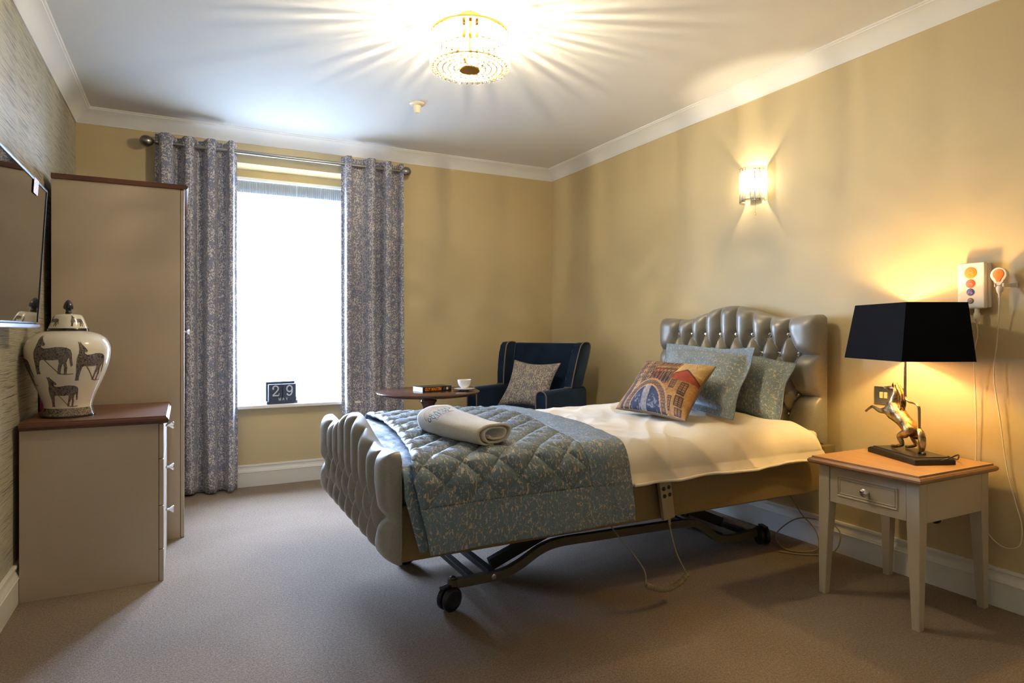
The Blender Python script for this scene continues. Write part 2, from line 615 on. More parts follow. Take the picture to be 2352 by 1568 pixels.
def bm_tube(bm, pts, r, seg=8, flat=None, closed=False):
    """sweep a circle (or a w,h rectangle when flat is given) along pts"""
    pts = [Vector(p) for p in pts]
    N = len(pts)
    up = Vector((0, 0, 1))
    rings = []
    nrm = None
    for i, p in enumerate(pts):
        if closed:
            t = (pts[(i + 1) % N] - pts[i - 1]).normalized()
        else:
            t = (pts[min(i + 1, N - 1)] - pts[max(i - 1, 0)]).normalized()
        if nrm is None:
            nrm = up.cross(t)
            if nrm.length < 0.1:
                nrm = Vector((1, 0, 0))
            nrm.normalize()
        nrm = (nrm - t * nrm.dot(t)).normalized()
        bi = t.cross(nrm)
        ring = []
        rr = r[i] if isinstance(r, (list, tuple)) else r
        if flat:
            w_, h_ = flat
            for a, b in ((-1, -1), (1, -1), (1, 1), (-1, 1)):
                ring.append(bm.verts.new(p + nrm * a * w_ / 2 + bi * b * h_ / 2))
        else:
            for k in range(seg):
                a = 2 * PI * k / seg
                ring.append(bm.verts.new(p + nrm * math.cos(a) * rr + bi * math.sin(a) * rr))
        rings.append(ring)
    m = len(rings[0])
    for i in range(N if closed else N - 1):
        a, b = rings[i], rings[(i + 1) % N]
        for k in range(m):
            j = (k + 1) % m
            bm.faces.new((a[k], a[j], b[j], b[k]))
    if not closed:
        bm.faces.new(rings[0][::-1])
        bm.faces.new(rings[-1])


def tube(name, pts, r, mat, parent=None, seg=8, n=8, flat=None, closed=False, smooth=True):
    bm = bmesh.new()
    bm_tube(bm, catmull(pts, n, closed) if n else pts, r, seg, flat, closed)
    me = finish(bm, name, smooth and not flat)
    return link(name, me, mat, parent)


def grid_mesh(name, P, uv=None, mat=None, parent=None, smooth=True, closed_u=False):
    """P: array (nu,nv,3)"""
    nu, nv = P.shape[:2]
    verts = P.reshape(-1, 3)
    faces = []
    for i in range(nu if closed_u else nu - 1):
        i2 = (i + 1) % nu
        for j in range(nv - 1):
            faces.append((i * nv + j, i2 * nv + j, i2 * nv + j + 1, i * nv + j + 1))
    me = bpy.data.meshes.new(name)
    me.from_pydata([tuple(map(float, v)) for v in verts], [], faces)
    if uv is not None:
        lay = me.uv_layers.new(name='UVMap')
        idx = np.empty(len(me.loops), dtype=np.int32)
        me.loops.foreach_get('vertex_index', idx)
        lay.data.foreach_set('uv', uv.reshape(-1, 2)[idx].astype(np.float32).ravel())
    if smooth:
        me.polygons.foreach_set('use_smooth', [True] * len(me.polygons))
    me.update()
    return link(name, me, mat, parent)


def prism(name, outline, axis, a, b, mat, parent=None, bevel=0.0, smooth=False, seg=2):
    """extrude a 2-D outline along axis ('x','y','z') from a to b"""
    bm = bmesh.new()
    def mk(p, t):
        if axis == 'x':
            return (t, p[0], p[1])
        if axis == 'y':
            return (p[0], t, p[1])
        return (p[0], p[1], t)
    va = [bm.verts.new(mk(p, a)) for p in outline]
    vb = [bm.verts.new(mk(p, b)) for p in outline]
    bm.faces.new(va)
    bm.faces.new(vb[::-1])
    n = len(outline)
    for i in range(n):
        j = (i + 1) % n
        bm.faces.new((va[i], vb[i], vb[j], va[j]))
    if bevel:
        bmesh.ops.bevel(bm, geom=[e for e in bm.edges], offset=bevel, segments=seg, affect='EDGES', profile=0.6)
    me = finish(bm, name, smooth)
    if smooth:
        sharp(me, 45)
    return link(name, me, mat, parent)


def frame_M(o, x, y):
    x = Vector(x).normalized(); y = Vector(y); y = (y - x * x.dot(y)).normalized(); z = x.cross(y)
    M = Matrix((x, y, z)).transposed().to_4x4()
    M.translation = Vector(o)
    return M


def fbm(x, y, s=1.0, o=0.0):
    return noise.noise(Vector((x * s + o, y * s - o, o * 0.7))) + 0.5 * noise.noise(Vector((x * s * 2.1 + o, y * s * 2.1, o)))


# stroke-drawn serif glyphs: lists of (points, half-width start..end) on a 0..1 high cell
def _arc(cx, cy, rx, ry, a0, a1, n=14):
    return [(cx + rx * math.cos(math.radians(a0 + (a1 - a0) * i / n)), cy + ry * math.sin(math.radians(a0 + (a1 - a0) * i / n))) for i in range(n + 1)]


TH, TN = 0.085, 0.042
GL = {
    'M': (0.95, [([(0.14, 0), (0.14, 1)], TN), ([(0.14, 1), (0.46, 0)], TH), ([(0.46, 0), (0.78, 1)], TN), ([(0.8, 0), (0.8, 1)], TH), ([(0, 0.02), (0.28, 0.02)], 0.02), ([(0.64, 0.02), (0.95, 0.02)], 0.02), ([(0, 0.98), (0.2, 0.98)], 0.02), ([(0.75, 0.98), (0.95, 0.98)], 0.02)]),
    'A': (0.85, [([(0.4, 1), (0.1, 0)], TN), ([(0.4, 1), (0.72, 0)], TH), ([(0.2, 0.35), (0.6, 0.35)], TN), ([(0, 0.02), (0.22, 0.02)], 0.02), ([(0.56, 0.02), (0.86, 0.02)], 0.02)]),
    'Y': (0.85, [([(0.12, 1), (0.44, 0.48)], TH), ([(0.74, 1), (0.44, 0.48)], TN), ([(0.44, 0.5), (0.44, 0)], TH), ([(0.0, 0.98), (0.28, 0.98)], 0.02), ([(0.6, 0.98), (0.86, 0.98)], 0.02), ([(0.28, 0.02), (0.6, 0.02)], 0.02)]),
    'G': (0.85, [(_arc(0.44, 0.5, 0.36, 0.48, 40, 320, 22), TH * 0.85), ([(0.74, 0.08), (0.74, 0.42)], TH), ([(0.55, 0.42), (0.85, 0.42)], 0.025), ([(0.74, 0.7), (0.74, 0.98)], TN)]),
    'R': (0.85, [([(0.16, 0), (0.16, 1)], TH), (_arc(0.38, 0.75, 0.24, 0.235, 90, -90), TH * 0.8), ([(0.1, 0.98), (0.4, 0.98)], 0.025), ([(0.16, 0.51), (0.4, 0.51)], 0.025), ([(0.38, 0.5), (0.72, 0.02)], TH), ([(0.0, 0.02), (0.32, 0.02)], 0.02), ([(0.64, 0.02), (0.86, 0.02)], 0.02)]),
    'N': (0.9, [([(0.14, 0), (0.14, 1)], TN), ([(0.14, 1), (0.74, 0)], TH), ([(0.74, 0), (0.74, 1)], TN), ([(0, 0.02), (0.26, 0.02)], 0.02), ([(0.62, 0.98), (0.88, 0.98)], 0.02), ([(0, 0.98), (0.2, 0.98)], 0.02)]),
    'D': (0.9, [([(0.16, 0), (0.16, 1)], TH), (_arc(0.34, 0.5, 0.42, 0.48, 90, -90, 18), TH * 0.8), ([(0.05, 0.98), (0.36, 0.98)], 0.025), ([(0.05, 0.02), (0.36, 0.02)], 0.025)]),
    'V': (0.85, [([(0.12, 1), (0.44, 0)], TH), ([(0.74, 1), (0.44, 0)], TN), ([(0, 0.98), (0.26, 0.98)], 0.02), ([(0.62, 0.98), (0.86, 0.98)], 0.02)]),
    'I': (0.4, [([(0.2, 0), (0.2, 1)], TH), ([(0.05, 0.02), (0.35, 0.02)], 0.02), ([(0.05, 0.98), (0.35, 0.98)], 0.02)]),
    'E': (0.72, [([(0.16, 0), (0.16, 1)], TH), ([(0.05, 0.98), (0.62, 0.98)], 0.025), ([(0.05, 0.02), (0.66, 0.02)], 0.025), ([(0.16, 0.5), (0.5, 0.5)], 0.025), ([(0.62, 1.0), (0.62, 0.8)], 0.02), ([(0.66, 0), (0.66, 0.22)], 0.02)]),
    'W': (1.15, [([(0.1, 1), (0.34, 0)], TH), ([(0.34, 0), (0.58, 1)], TN), ([(0.58, 1), (0.82, 0)], TH), ([(0.82, 0), (1.04, 1)], TN), ([(0, 0.98), (0.22, 0.98)], 0.02), ([(0.94, 0.98), (1.14, 0.98)], 0.02)]),
    '2': (0.72, [([(0.12, 0.72)] + _arc(0.34, 0.72, 0.24, 0.26, 165, -25, 16) + [(0.42, 0.42), (0.1, 0.08)], 0.06), ([(0.08, 0.06), (0.62, 0.06)], 0.06), ([(0.62, 0.06), (0.66, 0.28)], 0.03), (_arc(0.14, 0.72, 0.045, 0.045, 0, 360, 10), 0.045)]),
    '9': (0.72, [(_arc(0.34, 0.68, 0.235, 0.29, 0, 360, 24), 0.058), ([(0.575, 0.7)] + _arc(0.32, 0.5, 0.26, 0.46, 10, -110, 14) + [(0.14, 0.12)], 0.055), (_arc(0.15, 0.16, 0.04, 0.04, 0, 360, 10), 0.04)]),
}


def glyph_text(name, text, M, height, mat, parent, gap=0.16, depth=0.0006, widths=1.0, warp=None):
    """serif text in the local xy-plane of M, centred at the origin"""
    total = sum(GL[c][0] * widths + gap if c != ' ' else 0.5 for c in text) - gap
    bm = bmesh.new()
    x = -total / 2
    for c in text:
        if c == ' ':
            x += 0.5
            continue
        w_, strokes = GL[c]
        for pts, hw in strokes:
            prev = None
            for i, p in enumerate(pts):
                a = pts[max(i - 1, 0)]; b = pts[min(i + 1, len(pts) - 1)]
                d = Vector((b[0] - a[0], b[1] - a[1], 0))
                if d.length < 1e-6:
                    d = Vector((1, 0, 0))
                d.normalize()
                nn = Vector((-d.y, d.x, 0)) * hw
                q = []
                for sgn in (1, -1):
                    for zz in (0, 1):
                        pp = Vector((x + p[0] * widths, p[1] - 0.5, 0)) + nn * sgn
                        l3 = Vector((pp.x * height, pp.y * height, zz * depth))
                        l3 = warp(l3) if warp else M @ l3
                        q.append(bm.verts.new(l3))
                if prev:
                    bm.faces.new((prev[1], q[1], q[3], prev[3]))
                    bm.faces.new((prev[0], q[0], q[1], prev[1]))
                    bm.faces.new((prev[2], prev[3], q[3], q[2]))
                prev = q
        x += w_ * widths + gap
    return link(name, finish(bm, name, recalc=False), mat, parent)


def font_text(name, text, M, size, mat, parent, bold=0.0, ext=0.0004, shear=0.0, sx=1.0):
    cu = bpy.data.curves.new(name, 'FONT')
    cu.body = text
    cu.size = size
    cu.align_x = 'CENTER'
    cu.align_y = 'CENTER'
    cu.offset = bold
    cu.extrude = ext
    cu.shear = shear
    cu.resolution_u = 3
    tmp = bpy.data.objects.new(name, cu)
    C.objects.link(tmp)
    dg = bpy.context.evaluated_depsgraph_get()
    me = bpy.data.meshes.new_from_object(tmp.evaluated_get(dg))
    bpy.data.objects.remove(tmp)
    me.materials.clear()
    for v in me.vertices:
        v.co = M @ Vector((v.co.x * sx, v.co.y, v.co.z))
    return link(name, me, mat, parent)


# ------------------------------------------------------------------ room shell
XL, XR, YB, YF, ZC = -0.644, 3.029, 5.074, -1.35, 2.625
WX0, WX1, WZ0, WZ1, WD = 0.24, 1.25, 0.575, 2.387, 0.40     # window opening and reveal depth
T = 0.12
ZHEAD = 2.318
struct(box('floor', (XL - T, YF - T, -0.1), (XR + T, YB + T, 0), 'carpet', bevel=0))
struct(box('ceiling', (XL - T, YF - T, ZC), (XR + T, YB + T, ZC + 0.1), 'ceiling_paint', bevel=0))
struct(box('wall_left', (XL - T, YF - T, 0), (XL, YB + T, ZC), 'wallpaper', bevel=0))
struct(box('wall_right', (XR, YF - T, 0), (XR + T, YB + T, ZC), 'wall_paint', bevel=0))
struct(box('wall_front', (XL, YF - T, 0), (XR, YF, ZC), 'wall_paint', bevel=0))
bm = bmesh.new()
for lo, hi in (((XL, YB, 0), (WX0, YB + WD + 0.06, ZC)), ((WX1, YB, 0), (XR, YB + WD + 0.06, ZC)), ((WX0, YB, 0), (WX1, YB + WD + 0.06, WZ0)), ((WX0, YB, WZ1), (WX1, YB + WD + 0.06, ZC)), ((WX0, YB + 0.20, ZHEAD), (WX1, YB + WD + 0.06, WZ1))):
    bm_box(bm, lo, hi)
struct(link('wall_back', finish(bm, 'wall_back'), 'wall_paint'))

cove = [(0, -0.094), (0.006, -0.094), (0.007, -0.088), (0.012, -0.078), (0.022, -0.060), (0.036, -0.042), (0.052, -0.028), (0.068, -0.018), (0.080, -0.013), (0.082, -0.008), (0.088, -0.008), (0.092, -0.004), (0.092, 0), (0, 0)]
base = [(0, 0.161), (0.012, 0.161), (0.0135, 0.159), (0.0135, 0.148), (0.009, 0.1455), (0.0095, 0.136), (0.0145, 0.123), (0.0205, 0.1145), (0.0205, 0.110), (0.0235, 0.1085), (0.0235, 0.1045), (0.020, 0.1025), (0.020, 0.0), (0, 0.0)]


def run(name, prof, side, z0, mat):
    x0, x1, y0, y1 = XL, XR, YF, YB
    if side == 'right':
        o = prism(name, [(XR - p, z0 + q) for p, q in prof], 'y', y0, y1, mat, smooth=True)
    elif side == 'left':
        o = prism(name, [(XL + p, z0 + q) for p, q in prof], 'y', y0, y1, mat, smooth=True)
    elif side == 'back':
        o = prism(name, [(YB - p, z0 + q) for p, q in prof], 'x', x0, x1, mat, smooth=True)
    else:
        o = prism(name, [(YF + p, z0 + q) for p, q in prof], 'x', x0, x1, mat, smooth=True)
    return struct(o)


for i, sd in enumerate(('left', 'right', 'back', 'front')):
    run('trim_%d' % (i + 1), cove, sd, ZC, 'ceiling_paint')
    run('baseboard_%s' % sd, base, sd, 0, 'white_gloss')

struct(box('exterior_ground', (-12, YB + WD + 0.07, -0.7), (14, 30, -0.5), 'ground_paving', bevel=0))
# window
win = bpy.data.objects.new('window_1', None); C.objects.link(win); win['kind'] = 'structure'
yg = YB + WD
box('window_sill', (WX0 + 0.001, 4.998, WZ0 + 0.003), (WX1 - 0.001, yg - 0.04, WZ0 + 0.029), 'white_gloss', win, 0.008, 3)


def frame_rect(name, x0, x1, z0, z1, y0, y1, t, mat, parent):
    bm = bmesh.new()
    for lo, hi in (((x0, y0, z0), (x0 + t, y1, z1)), ((x1 - t, y0, z0), (x1, y1, z1)), ((x0 + t, y0, z0), (x1 - t, y1, z0 + t)), ((x0 + t, y0, z1 - t), (x1 - t, y1, z1))):
        bm_box(bm, lo, hi, 0.004, 1)
    return link(name, finish(bm, name), mat, parent)


frame_rect('window_frame', WX0 + 0.001, WX1 - 0.001, WZ0 + 0.03, ZHEAD - 0.001, yg - 0.04, yg + 0.03, 0.055, 'upvc', win)
xm = (WX0 + WX1) / 2
for a, b in ((WX0 + 0.056, xm - 0.01), (xm + 0.01, WX1 - 0.056)):
    sfr = frame_rect('sash', a, b, WZ0 + 0.086, ZHEAD - 0.057, yg - 0.025, yg + 0.02, 0.045, 'upvc', win)
    box('pane', (a + 0.044, yg - 0.004, WZ0 + 0.13), (b - 0.044, yg + 0.004, ZHEAD - 0.1), 'pane_glass', sfr, 0)
box('mullion', (xm - 0.0095, yg - 0.035, WZ0 + 0.086), (xm + 0.0095, yg + 0.025, ZHEAD - 0.057), 'upvc', win, 0.002)

# net curtains on a white track inside the reveal
nt = thing('net_curtain', 'sheer white gathered net curtains hanging inside the bright window recess', 'net curtain', (0.745, YB + 0.182, 2.238))
o = box('curtain_track', (-0.5, -0.012, 0.062), (0.5, 0.012, 0.085), 'upvc', nt, 0.003)
for x0, x1, ph in ((-0.495, 0.040, 0.0), (0.044, 0.495, 1.3)):
    nu = 260
    xs = np.linspace(x0, x1, nu)
    ax = 0.006 * np.sin((xs) * 2 * PI / 0.0155 + ph) + 0.004 * np.sin(xs * 2 * PI / 0.047 + ph)
    zs = [0.060, 0.055, 0.03, 0.0, -0.02, -0.03]
    P = np.zeros((nu, len(zs), 3))
    for j, z in enumerate(zs):
        P[:, j, 0] = xs; P[:, j, 1] = ax * (1.0 if z < 0.05 else 0.5); P[:, j, 2] = z
    grid_mesh('heading_tape', P, None, 'voile_tape', nt)
    zs = np.linspace(-0.03, -1.66, 14)
    P = np.zeros((nu, len(zs), 3))
    for j, z in enumerate(zs):
        amp = 1.0 + 1.2 * (j / 13.0)
        P[:, j, 0] = xs + (0.0)
        P[:, j, 1] = (0.006 * np.sin(xs * 2 * PI / 0.0155 + ph) * (1 - j / 16.0) + 0.007 * np.sin(xs * 2 * PI / 0.06 + ph) * amp * 0.8); P[:, j, 2] = z
    grid_mesh('voile_panel', P, None, 'voile', nt)

# ------------------------------------------------------------------ curtain pole and curtains
ROD_Y, ROD_Z, ROD_R = 4.965, 2.437, 0.0145
pole = thing('curtain_pole', 'brushed steel curtain pole with ball finials over the window', 'curtain pole', (0.68, ROD_Y, ROD_Z))
Mx = Matrix.Rotation(PI / 2, 4, 'Y')
lathe('rod', [(ROD_R, -0.86), (ROD_R, 0.86)], 'brushed_steel', pole, 24, M=Mx)
fin = [(0.0145, 0.0), (0.0165, 0.002), (0.0165, 0.014), (0.010, 0.018), (0.009, 0.024), (0.012, 0.028), (0.024, 0.036), (0.034, 0.050), (0.039, 0.068), (0.038, 0.084), (0.031, 0.099), (0.018, 0.109), (0.002, 0.112)]
for sx in (-1, 1):
    M = Matrix.Translation((sx * 0.84, 0, 0)) @ Matrix.Rotation(sx * PI / 2, 4, 'Y')
    lathe('finial', fin, 'brushed_steel', pole, 24, M=M)
    bm = bmesh.new()
    bm_tube(bm, [(sx * 0.80, 0, -0.02), (sx * 0.80, YB - ROD_Y - 0.002, -0.02)], 0.008, 10)
    bm_tube(bm, [(sx * 0.80, 0, -0.026), (sx * 0.80, 0, -0.012)], 0.012, 10)
    bm_box(bm, (sx * 0.80 - 0.02, YB - ROD_Y - 0.008, -0.045), (sx * 0.80 + 0.02, YB - ROD_Y - 0.001, 0.02), 0.002, 1)
    link('bracket', finish(bm, 'bracket'), 'brushed_steel', pole)


def curtain(name, label, cx, folds, zb, seedv, flare=0.0):
    """folds: list of x positions (local) where the heading crosses the pole; front/back lobes alternate"""
    root = thing(name, label, 'curtain', (cx, ROD_Y, 0), 0, 'patterned eyelet curtains at the window')
    # centre line path: lobes of a rounded wave through the pole
    pts = []
    n = len(folds)
    sgn = 1
    path = []
    pts.append((folds[0] - 0.02, 0.01))
    for i in range(n - 1):
        a, b = folds[i], folds[i + 1]
        d = 0.046 + 0.012 * math.sin(i * 2.3 + seedv)
        m = (a + b) / 2
        sgn = -sgn
        hw = (b - a) / 2
        pts.append((a, 0.0))
        pts.append((m - hw * 0.62, sgn * d * 0.9))
        pts.append((m, sgn * d * 1.05))
        pts.append((m + hw * 0.62, sgn * d * 0.9))
    pts.append((folds[-1], 0.0))
    pts.append((folds[-1] + 0.02, -sgn * 0.02))
    c = catmull([(p[0], p[1], 0) for p in pts], 10)
    xy = np.array([(p.x, p.y) for p in c])
    seg = np.r_[0, np.cumsum(np.hypot(*np.diff(xy, axis=0).T))]
    zt = ROD_Z + 0.058
    nz = 60
    zs = np.r_[zt, zt - 0.006, np.linspace(zt - 0.03, zb, nz - 2)]
    nu = len(xy)
    P = np.zeros((nu, nz, 3)); UV = np.zeros((nu, nz, 2))
    for j, z in enumerate(zs):
        t = (zt - z) / (zt - zb)
        for i in range(nu):
            sx = 1 + flare * t
            wx = 0.014 * t * noise.noise(Vector((seg[i] * 5, z * 0.9, seedv)))
            wy = 0.018 * t * noise.noise(Vector((seg[i] * 5 + 7, z * 0.8, seedv + 3)))
            y = xy[i, 1] * (1 - 0.12 * t) + wy
            if t > 0.985:
                y += 0.004 * math.sin(seg[i] * 60)
            y = min(y, 0.088)
            zz = z + (0.012 * noise.noise(Vector((seg[i] * 6, 3.1, seedv))) if t > 0.98 else 0)
            P[i, j] = (xy[i, 0] * sx + wx, y, max(zz, 0.004))
            UV[i, j] = (seg[i], z)
    o = grid_mesh('fabric', P, UV, 'curtain_fabric', root)
    md = o.modifiers.new('thickness', 'SOLIDIFY'); md.thickness = 0.003; md.offset = 0
    # eyelet rings where the cloth crosses the pole
    for i, f in enumerate(folds[1:-1]):
        k = int(np.argmin(np.abs(xy[:, 0] - f) + np.abs(xy[:, 1])))
        tdir = Vector((xy[min(k + 1, nu - 1), 0] - xy[k - 1, 0], xy[min(k + 1, nu - 1), 1] - xy[k - 1, 1], 0)).normalized()
        ring = []
        for q in range(20):
            a = 2 * PI * q / 20
            ring.append(Vector((xy[k, 0], xy[k, 1], ROD_Z)) + tdir * math.cos(a) * 0.023 + Vector((0, 0, 1)) * math.sin(a) * 0.023)
        bm = bmesh.new()
        bm_tube(bm, ring, 0.0042, 6, closed=True)
        link('eyelet', finish(bm, 'eyelet', True), 'chrome', root)
    return root


# left curtain spans x -0.165 .. 0.313, right one 1.095 .. 1.547
curtain('curtain', 'blue grey leaf print curtain left of the window, partly behind wardrobe', 0.075, [-0.235, -0.145, -0.085, -0.015, 0.055, 0.125, 0.195, 0.24], 0.012, 0.4)
curtain('curtain', 'blue grey leaf print curtain right of the window behind round table', 1.32, [-0.225, -0.165, -0.06, 0.02, 0.085, 0.15, 0.225], 0.012, 2.7)

# ------------------------------------------------------------------ wardrobe
wd = thing('wardrobe', 'tall beige wardrobe with dark walnut top beside left curtain', 'wardrobe', (-0.32, 4.42, 0))
W0, W1, WY0, WY1, WH = -0.29, 0.318, -0.432, 0.44, 1.935
box('side_panel', (W0, WY0, 0.0), (W1 - 0.021, WY0 + 0.018, WH), 'cabinet_paint', wd, 0.001)
box('side_panel', (W0, WY1 - 0.018, 0.0), (W1 - 0.021, WY1, WH), 'cabinet_paint', wd, 0.001)
box('back_panel', (W0, WY0 + 0.0185, 0.02), (W0 + 0.008, WY1 - 0.0185, WH), 'cabinet_paint', wd, 0)
box('plinth', (W0 + 0.01, WY0 + 0.0185, 0.0), (W1 - 0.03, WY1 - 0.0185, 0.06), 'cabinet_paint', wd, 0)
box('shelf', (W0 + 0.01, WY0 + 0.0185, 0.061), (W1 - 0.03, WY1 - 0.0185, 0.079), 'cabinet_paint', wd, 0)
for k, (a, b) in enumerate(((WY0, 0.0), (0.003, WY1))):
    dr = box('door', (W1 - 0.019, a + 0.001, 0.0), (W1, b - 0.001, WH - 0.002), 'cabinet_paint', wd, 0.003)
    ky = (b - 0.32) if k == 0 else (a + 0.03)
    lathe('knob', [(0.007, 0), (0.006, 0.008), (0.006, 0.014), (0.014, 0.022), (0.016, 0.025), (0.015, 0.028), (0.002, 0.029)], 'chrome', dr, 16,
          M=Matrix.Translation((W1, ky if k == 0 else ky, 1.144)) @ Mx)
tb = [(W0 - 0.001, WH), (W1 + 0.010, WH), (W1 + 0.018, WH + 0.006), (W1 + 0.020, WH + 0.013), (W1 + 0.016, WH + 0.019), (W1 + 0.010, WH + 0.021), (W1 + 0.008, WH + 0.026), (W0 - 0.001, WH + 0.026)]
prism('top_panel', tb, 'y', WY0 - 0.012, WY1 + 0.012, 'walnut_edge', wd, bevel=0.003)

# ------------------------------------------------------------------ chest of drawers
ch = thing('chest_of_drawers', 'beige chest of drawers with walnut top in front of wardrobe', 'chest of drawers', (-0.35, 3.655, 0))
A0, A1, B0, B1, CH = -0.272, 0.264, -0.317, 0.315, 0.725
box('side_panel', (A0, B0, 0), (A1 - 0.021, B0 + 0.018, CH), 'cabinet_paint', ch, 0.001)
box('side_panel', (A0, B1 - 0.018, 0), (A1 - 0.021, B1, CH), 'cabinet_paint', ch, 0.001)
box('back_panel', (A0, B0 + 0.0185, 0.02), (A0 + 0.008, B1 - 0.0185, CH), 'cabinet_paint', ch, 0)
box('plinth', (A0 + 0.01, B0 + 0.0185, 0), (A1 - 0.022, B1 - 0.0185, 0.05), 'cabinet_paint', ch, 0)
knob_prof = [(0.006, 0), (0.0055, 0.006), (0.0055, 0.016), (0.016, 0.030), (0.018, 0.034), (0.016, 0.037), (0.002, 0.039)]
box('base_rail', (A1 - 0.019, B0 + 0.001, 0.0), (A1, B1 - 0.001, 0.145), 'cabinet_paint', ch, 0.002)
for z0, z1, kz in ((0.148, 0.345, 0.248), (0.348, 0.560, 0.462), (0.563, 0.723, 0.672)):
    df = box('drawer', (A1 - 0.019, B0 + 0.001, z0), (A1, B1 - 0.001, z1), 'cabinet_paint', ch, 0.003)
    lathe('knob', knob_prof, 'chrome', df, 18, M=Matrix.Translation((A1, 0.0, kz)) @ Mx)
tb = [(A0 - 0.001, CH), (A1 + 0.008, CH), (A1 + 0.017, CH + 0.006), (A1 + 0.020, CH + 0.016), (A1 + 0.017, CH + 0.026), (A1 + 0.010, CH + 0.030), (A1 + 0.008, CH + 0.035), (A0 - 0.001, CH + 0.035)]
bm = bmesh.new()
# moulded worktop: stack of inset outlines so that the ogee runs round front and sides
lay = [(0.000, 0.0), (0.010, 0.006), (0.013, 0.016), (0.010, 0.025), (0.004, 0.029), (0.002, 0.035)]
rings = []
for off, dz in lay:
    x1 = A1 + 0.008 + off; y0 = B0 - 0.006 - off; y1 = B1 + 0.002 + off * 0.1
    rings.append([bm.verts.new(p) for p in ((A0, y0, CH + dz), (x1, y0, CH + dz), (x1, y1, CH + dz), (A0, y1, CH + dz))])
for a, b in zip(rings, rings[1:]):
    for i in range(4):
        j = (i + 1) % 4
        bm.faces.new((a[i], a[j], b[j], b[i]))
bm.faces.new(rings[0][::-1]); tf = bm.faces.new(rings[-1])
me = finish(bm, 'worktop')
me.materials.append(MATS['walnut_edge']); me.materials.append(MATS['walnut_top'])
for p in me.polygons:
    if p.normal.z > 0.9 and p.center.z > CH + 0.034:
        p.material_index = 1
link('worktop', me, None, ch)

# ------------------------------------------------------------------ ginger jar with horse prints
VX, VY, VZ = -0.475, 3.53, 0.7605
vs = thing('ginger_jar', 'large white ginger jar painted with dark horses on walnut chest', 'vase', (VX, VY, VZ))
body = [(0.098, 0.0), (0.102, 0.004), (0.099, 0.018), (0.094, 0.036), (0.093, 0.042)]
lathe('foot', body, 'vase_band', vs, 48)
lathe('foot_rim', [(0.1035, 0.0), (0.105, 0.004), (0.1035, 0.009), (0.099, 0.0095)], 'vase_black', vs, 48)
vp = [(0.093, 0.0425), (0.096, 0.062), (0.105, 0.09), (0.117, 0.122), (0.132, 0.16), (0.147, 0.20), (0.159, 0.24), (0.165, 0.275), (0.1665, 0.295), (0.165, 0.315), (0.158, 0.337), (0.145, 0.357), (0.125, 0.373), (0.100, 0.384), (0.080, 0.389), (0.072, 0.391)]
vpc = [(p.x, p.y) for p in catmull([(a, b, 0) for a, b in vp], 5)]
lathe('jar_body', vpc, 'vase_glaze', vs, 72)
lathe('neck_rim', [(0.072, 0.388), (0.079, 0.390), (0.080, 0.396), (0.078, 0.400), (0.07, 0.401)], 'vase_black', vs, 48)
ld = lathe('lid', [(0.076, 0.4015), (0.075, 0.406), (0.068, 0.425), (0.060, 0.447), (0.055, 0.458), (0.050, 0.463), (0.035, 0.466), (0.012, 0.467)], 'vase_glaze', vs, 48)
lathe('finial', [(0.012, 0.466), (0.013, 0.474), (0.010, 0.480), (0.012, 0.486), (0.019, 0.490), (0.021, 0.497), (0.019, 0.508), (0.014, 0.520), (0.007, 0.529), (0.001, 0.532)], 'vase_black', ld, 24)


def rad_at(prof, z):
    for (r0, z0), (r1, z1) in zip(prof, prof[1:]):
        if z0 <= z <= z1:
            return r0 + (r1 - r0) * (z - z0) / max(z1 - z0, 1e-6)
    return prof[-1][0] if z > prof[-1][1] else prof[0][0]


HORSE = [(0.00, 0.0), (0.025, 0.22), (0.01, 0.40), (0.02, 0.56), (0.07, 0.70), (0.085, 0.82), (0.075, 0.92), (0.07, 1.0), (0.11, 0.95), (0.14, 0.995), (0.17, 0.93), (0.25, 0.84), (0.315, 0.765), (0.30, 0.72), (0.25, 0.72), (0.225, 0.745), (0.235, 0.69), (0.30, 0.655), (0.42, 0.665), (0.56, 0.69), (0.70, 0.69), (0.82, 0.67), (0.90, 0.62), (0.93, 0.52), (0.935, 0.36), (0.955, 0.22), (0.91, 0.18), (0.88, 0.30), (0.87, 0.42), (0.83, 0.36), (0.81, 0.28), (0.83, 0.16), (0.81, 0.03), (0.83, 0.0), (0.74, 0.0), (0.755, 0.16), (0.735, 0.28), (0.70, 0.18), (0.665, 0.03), (0.68, 0.0), (0.585, 0.0), (0.61, 0.15), (0.64, 0.28), (0.63, 0.37), (0.50, 0.355), (0.36, 0.36), (0.24, 0.37), (0.185, 0.34), (0.15, 0.22), (0.12, 0.08), (0.125, 0.0)]


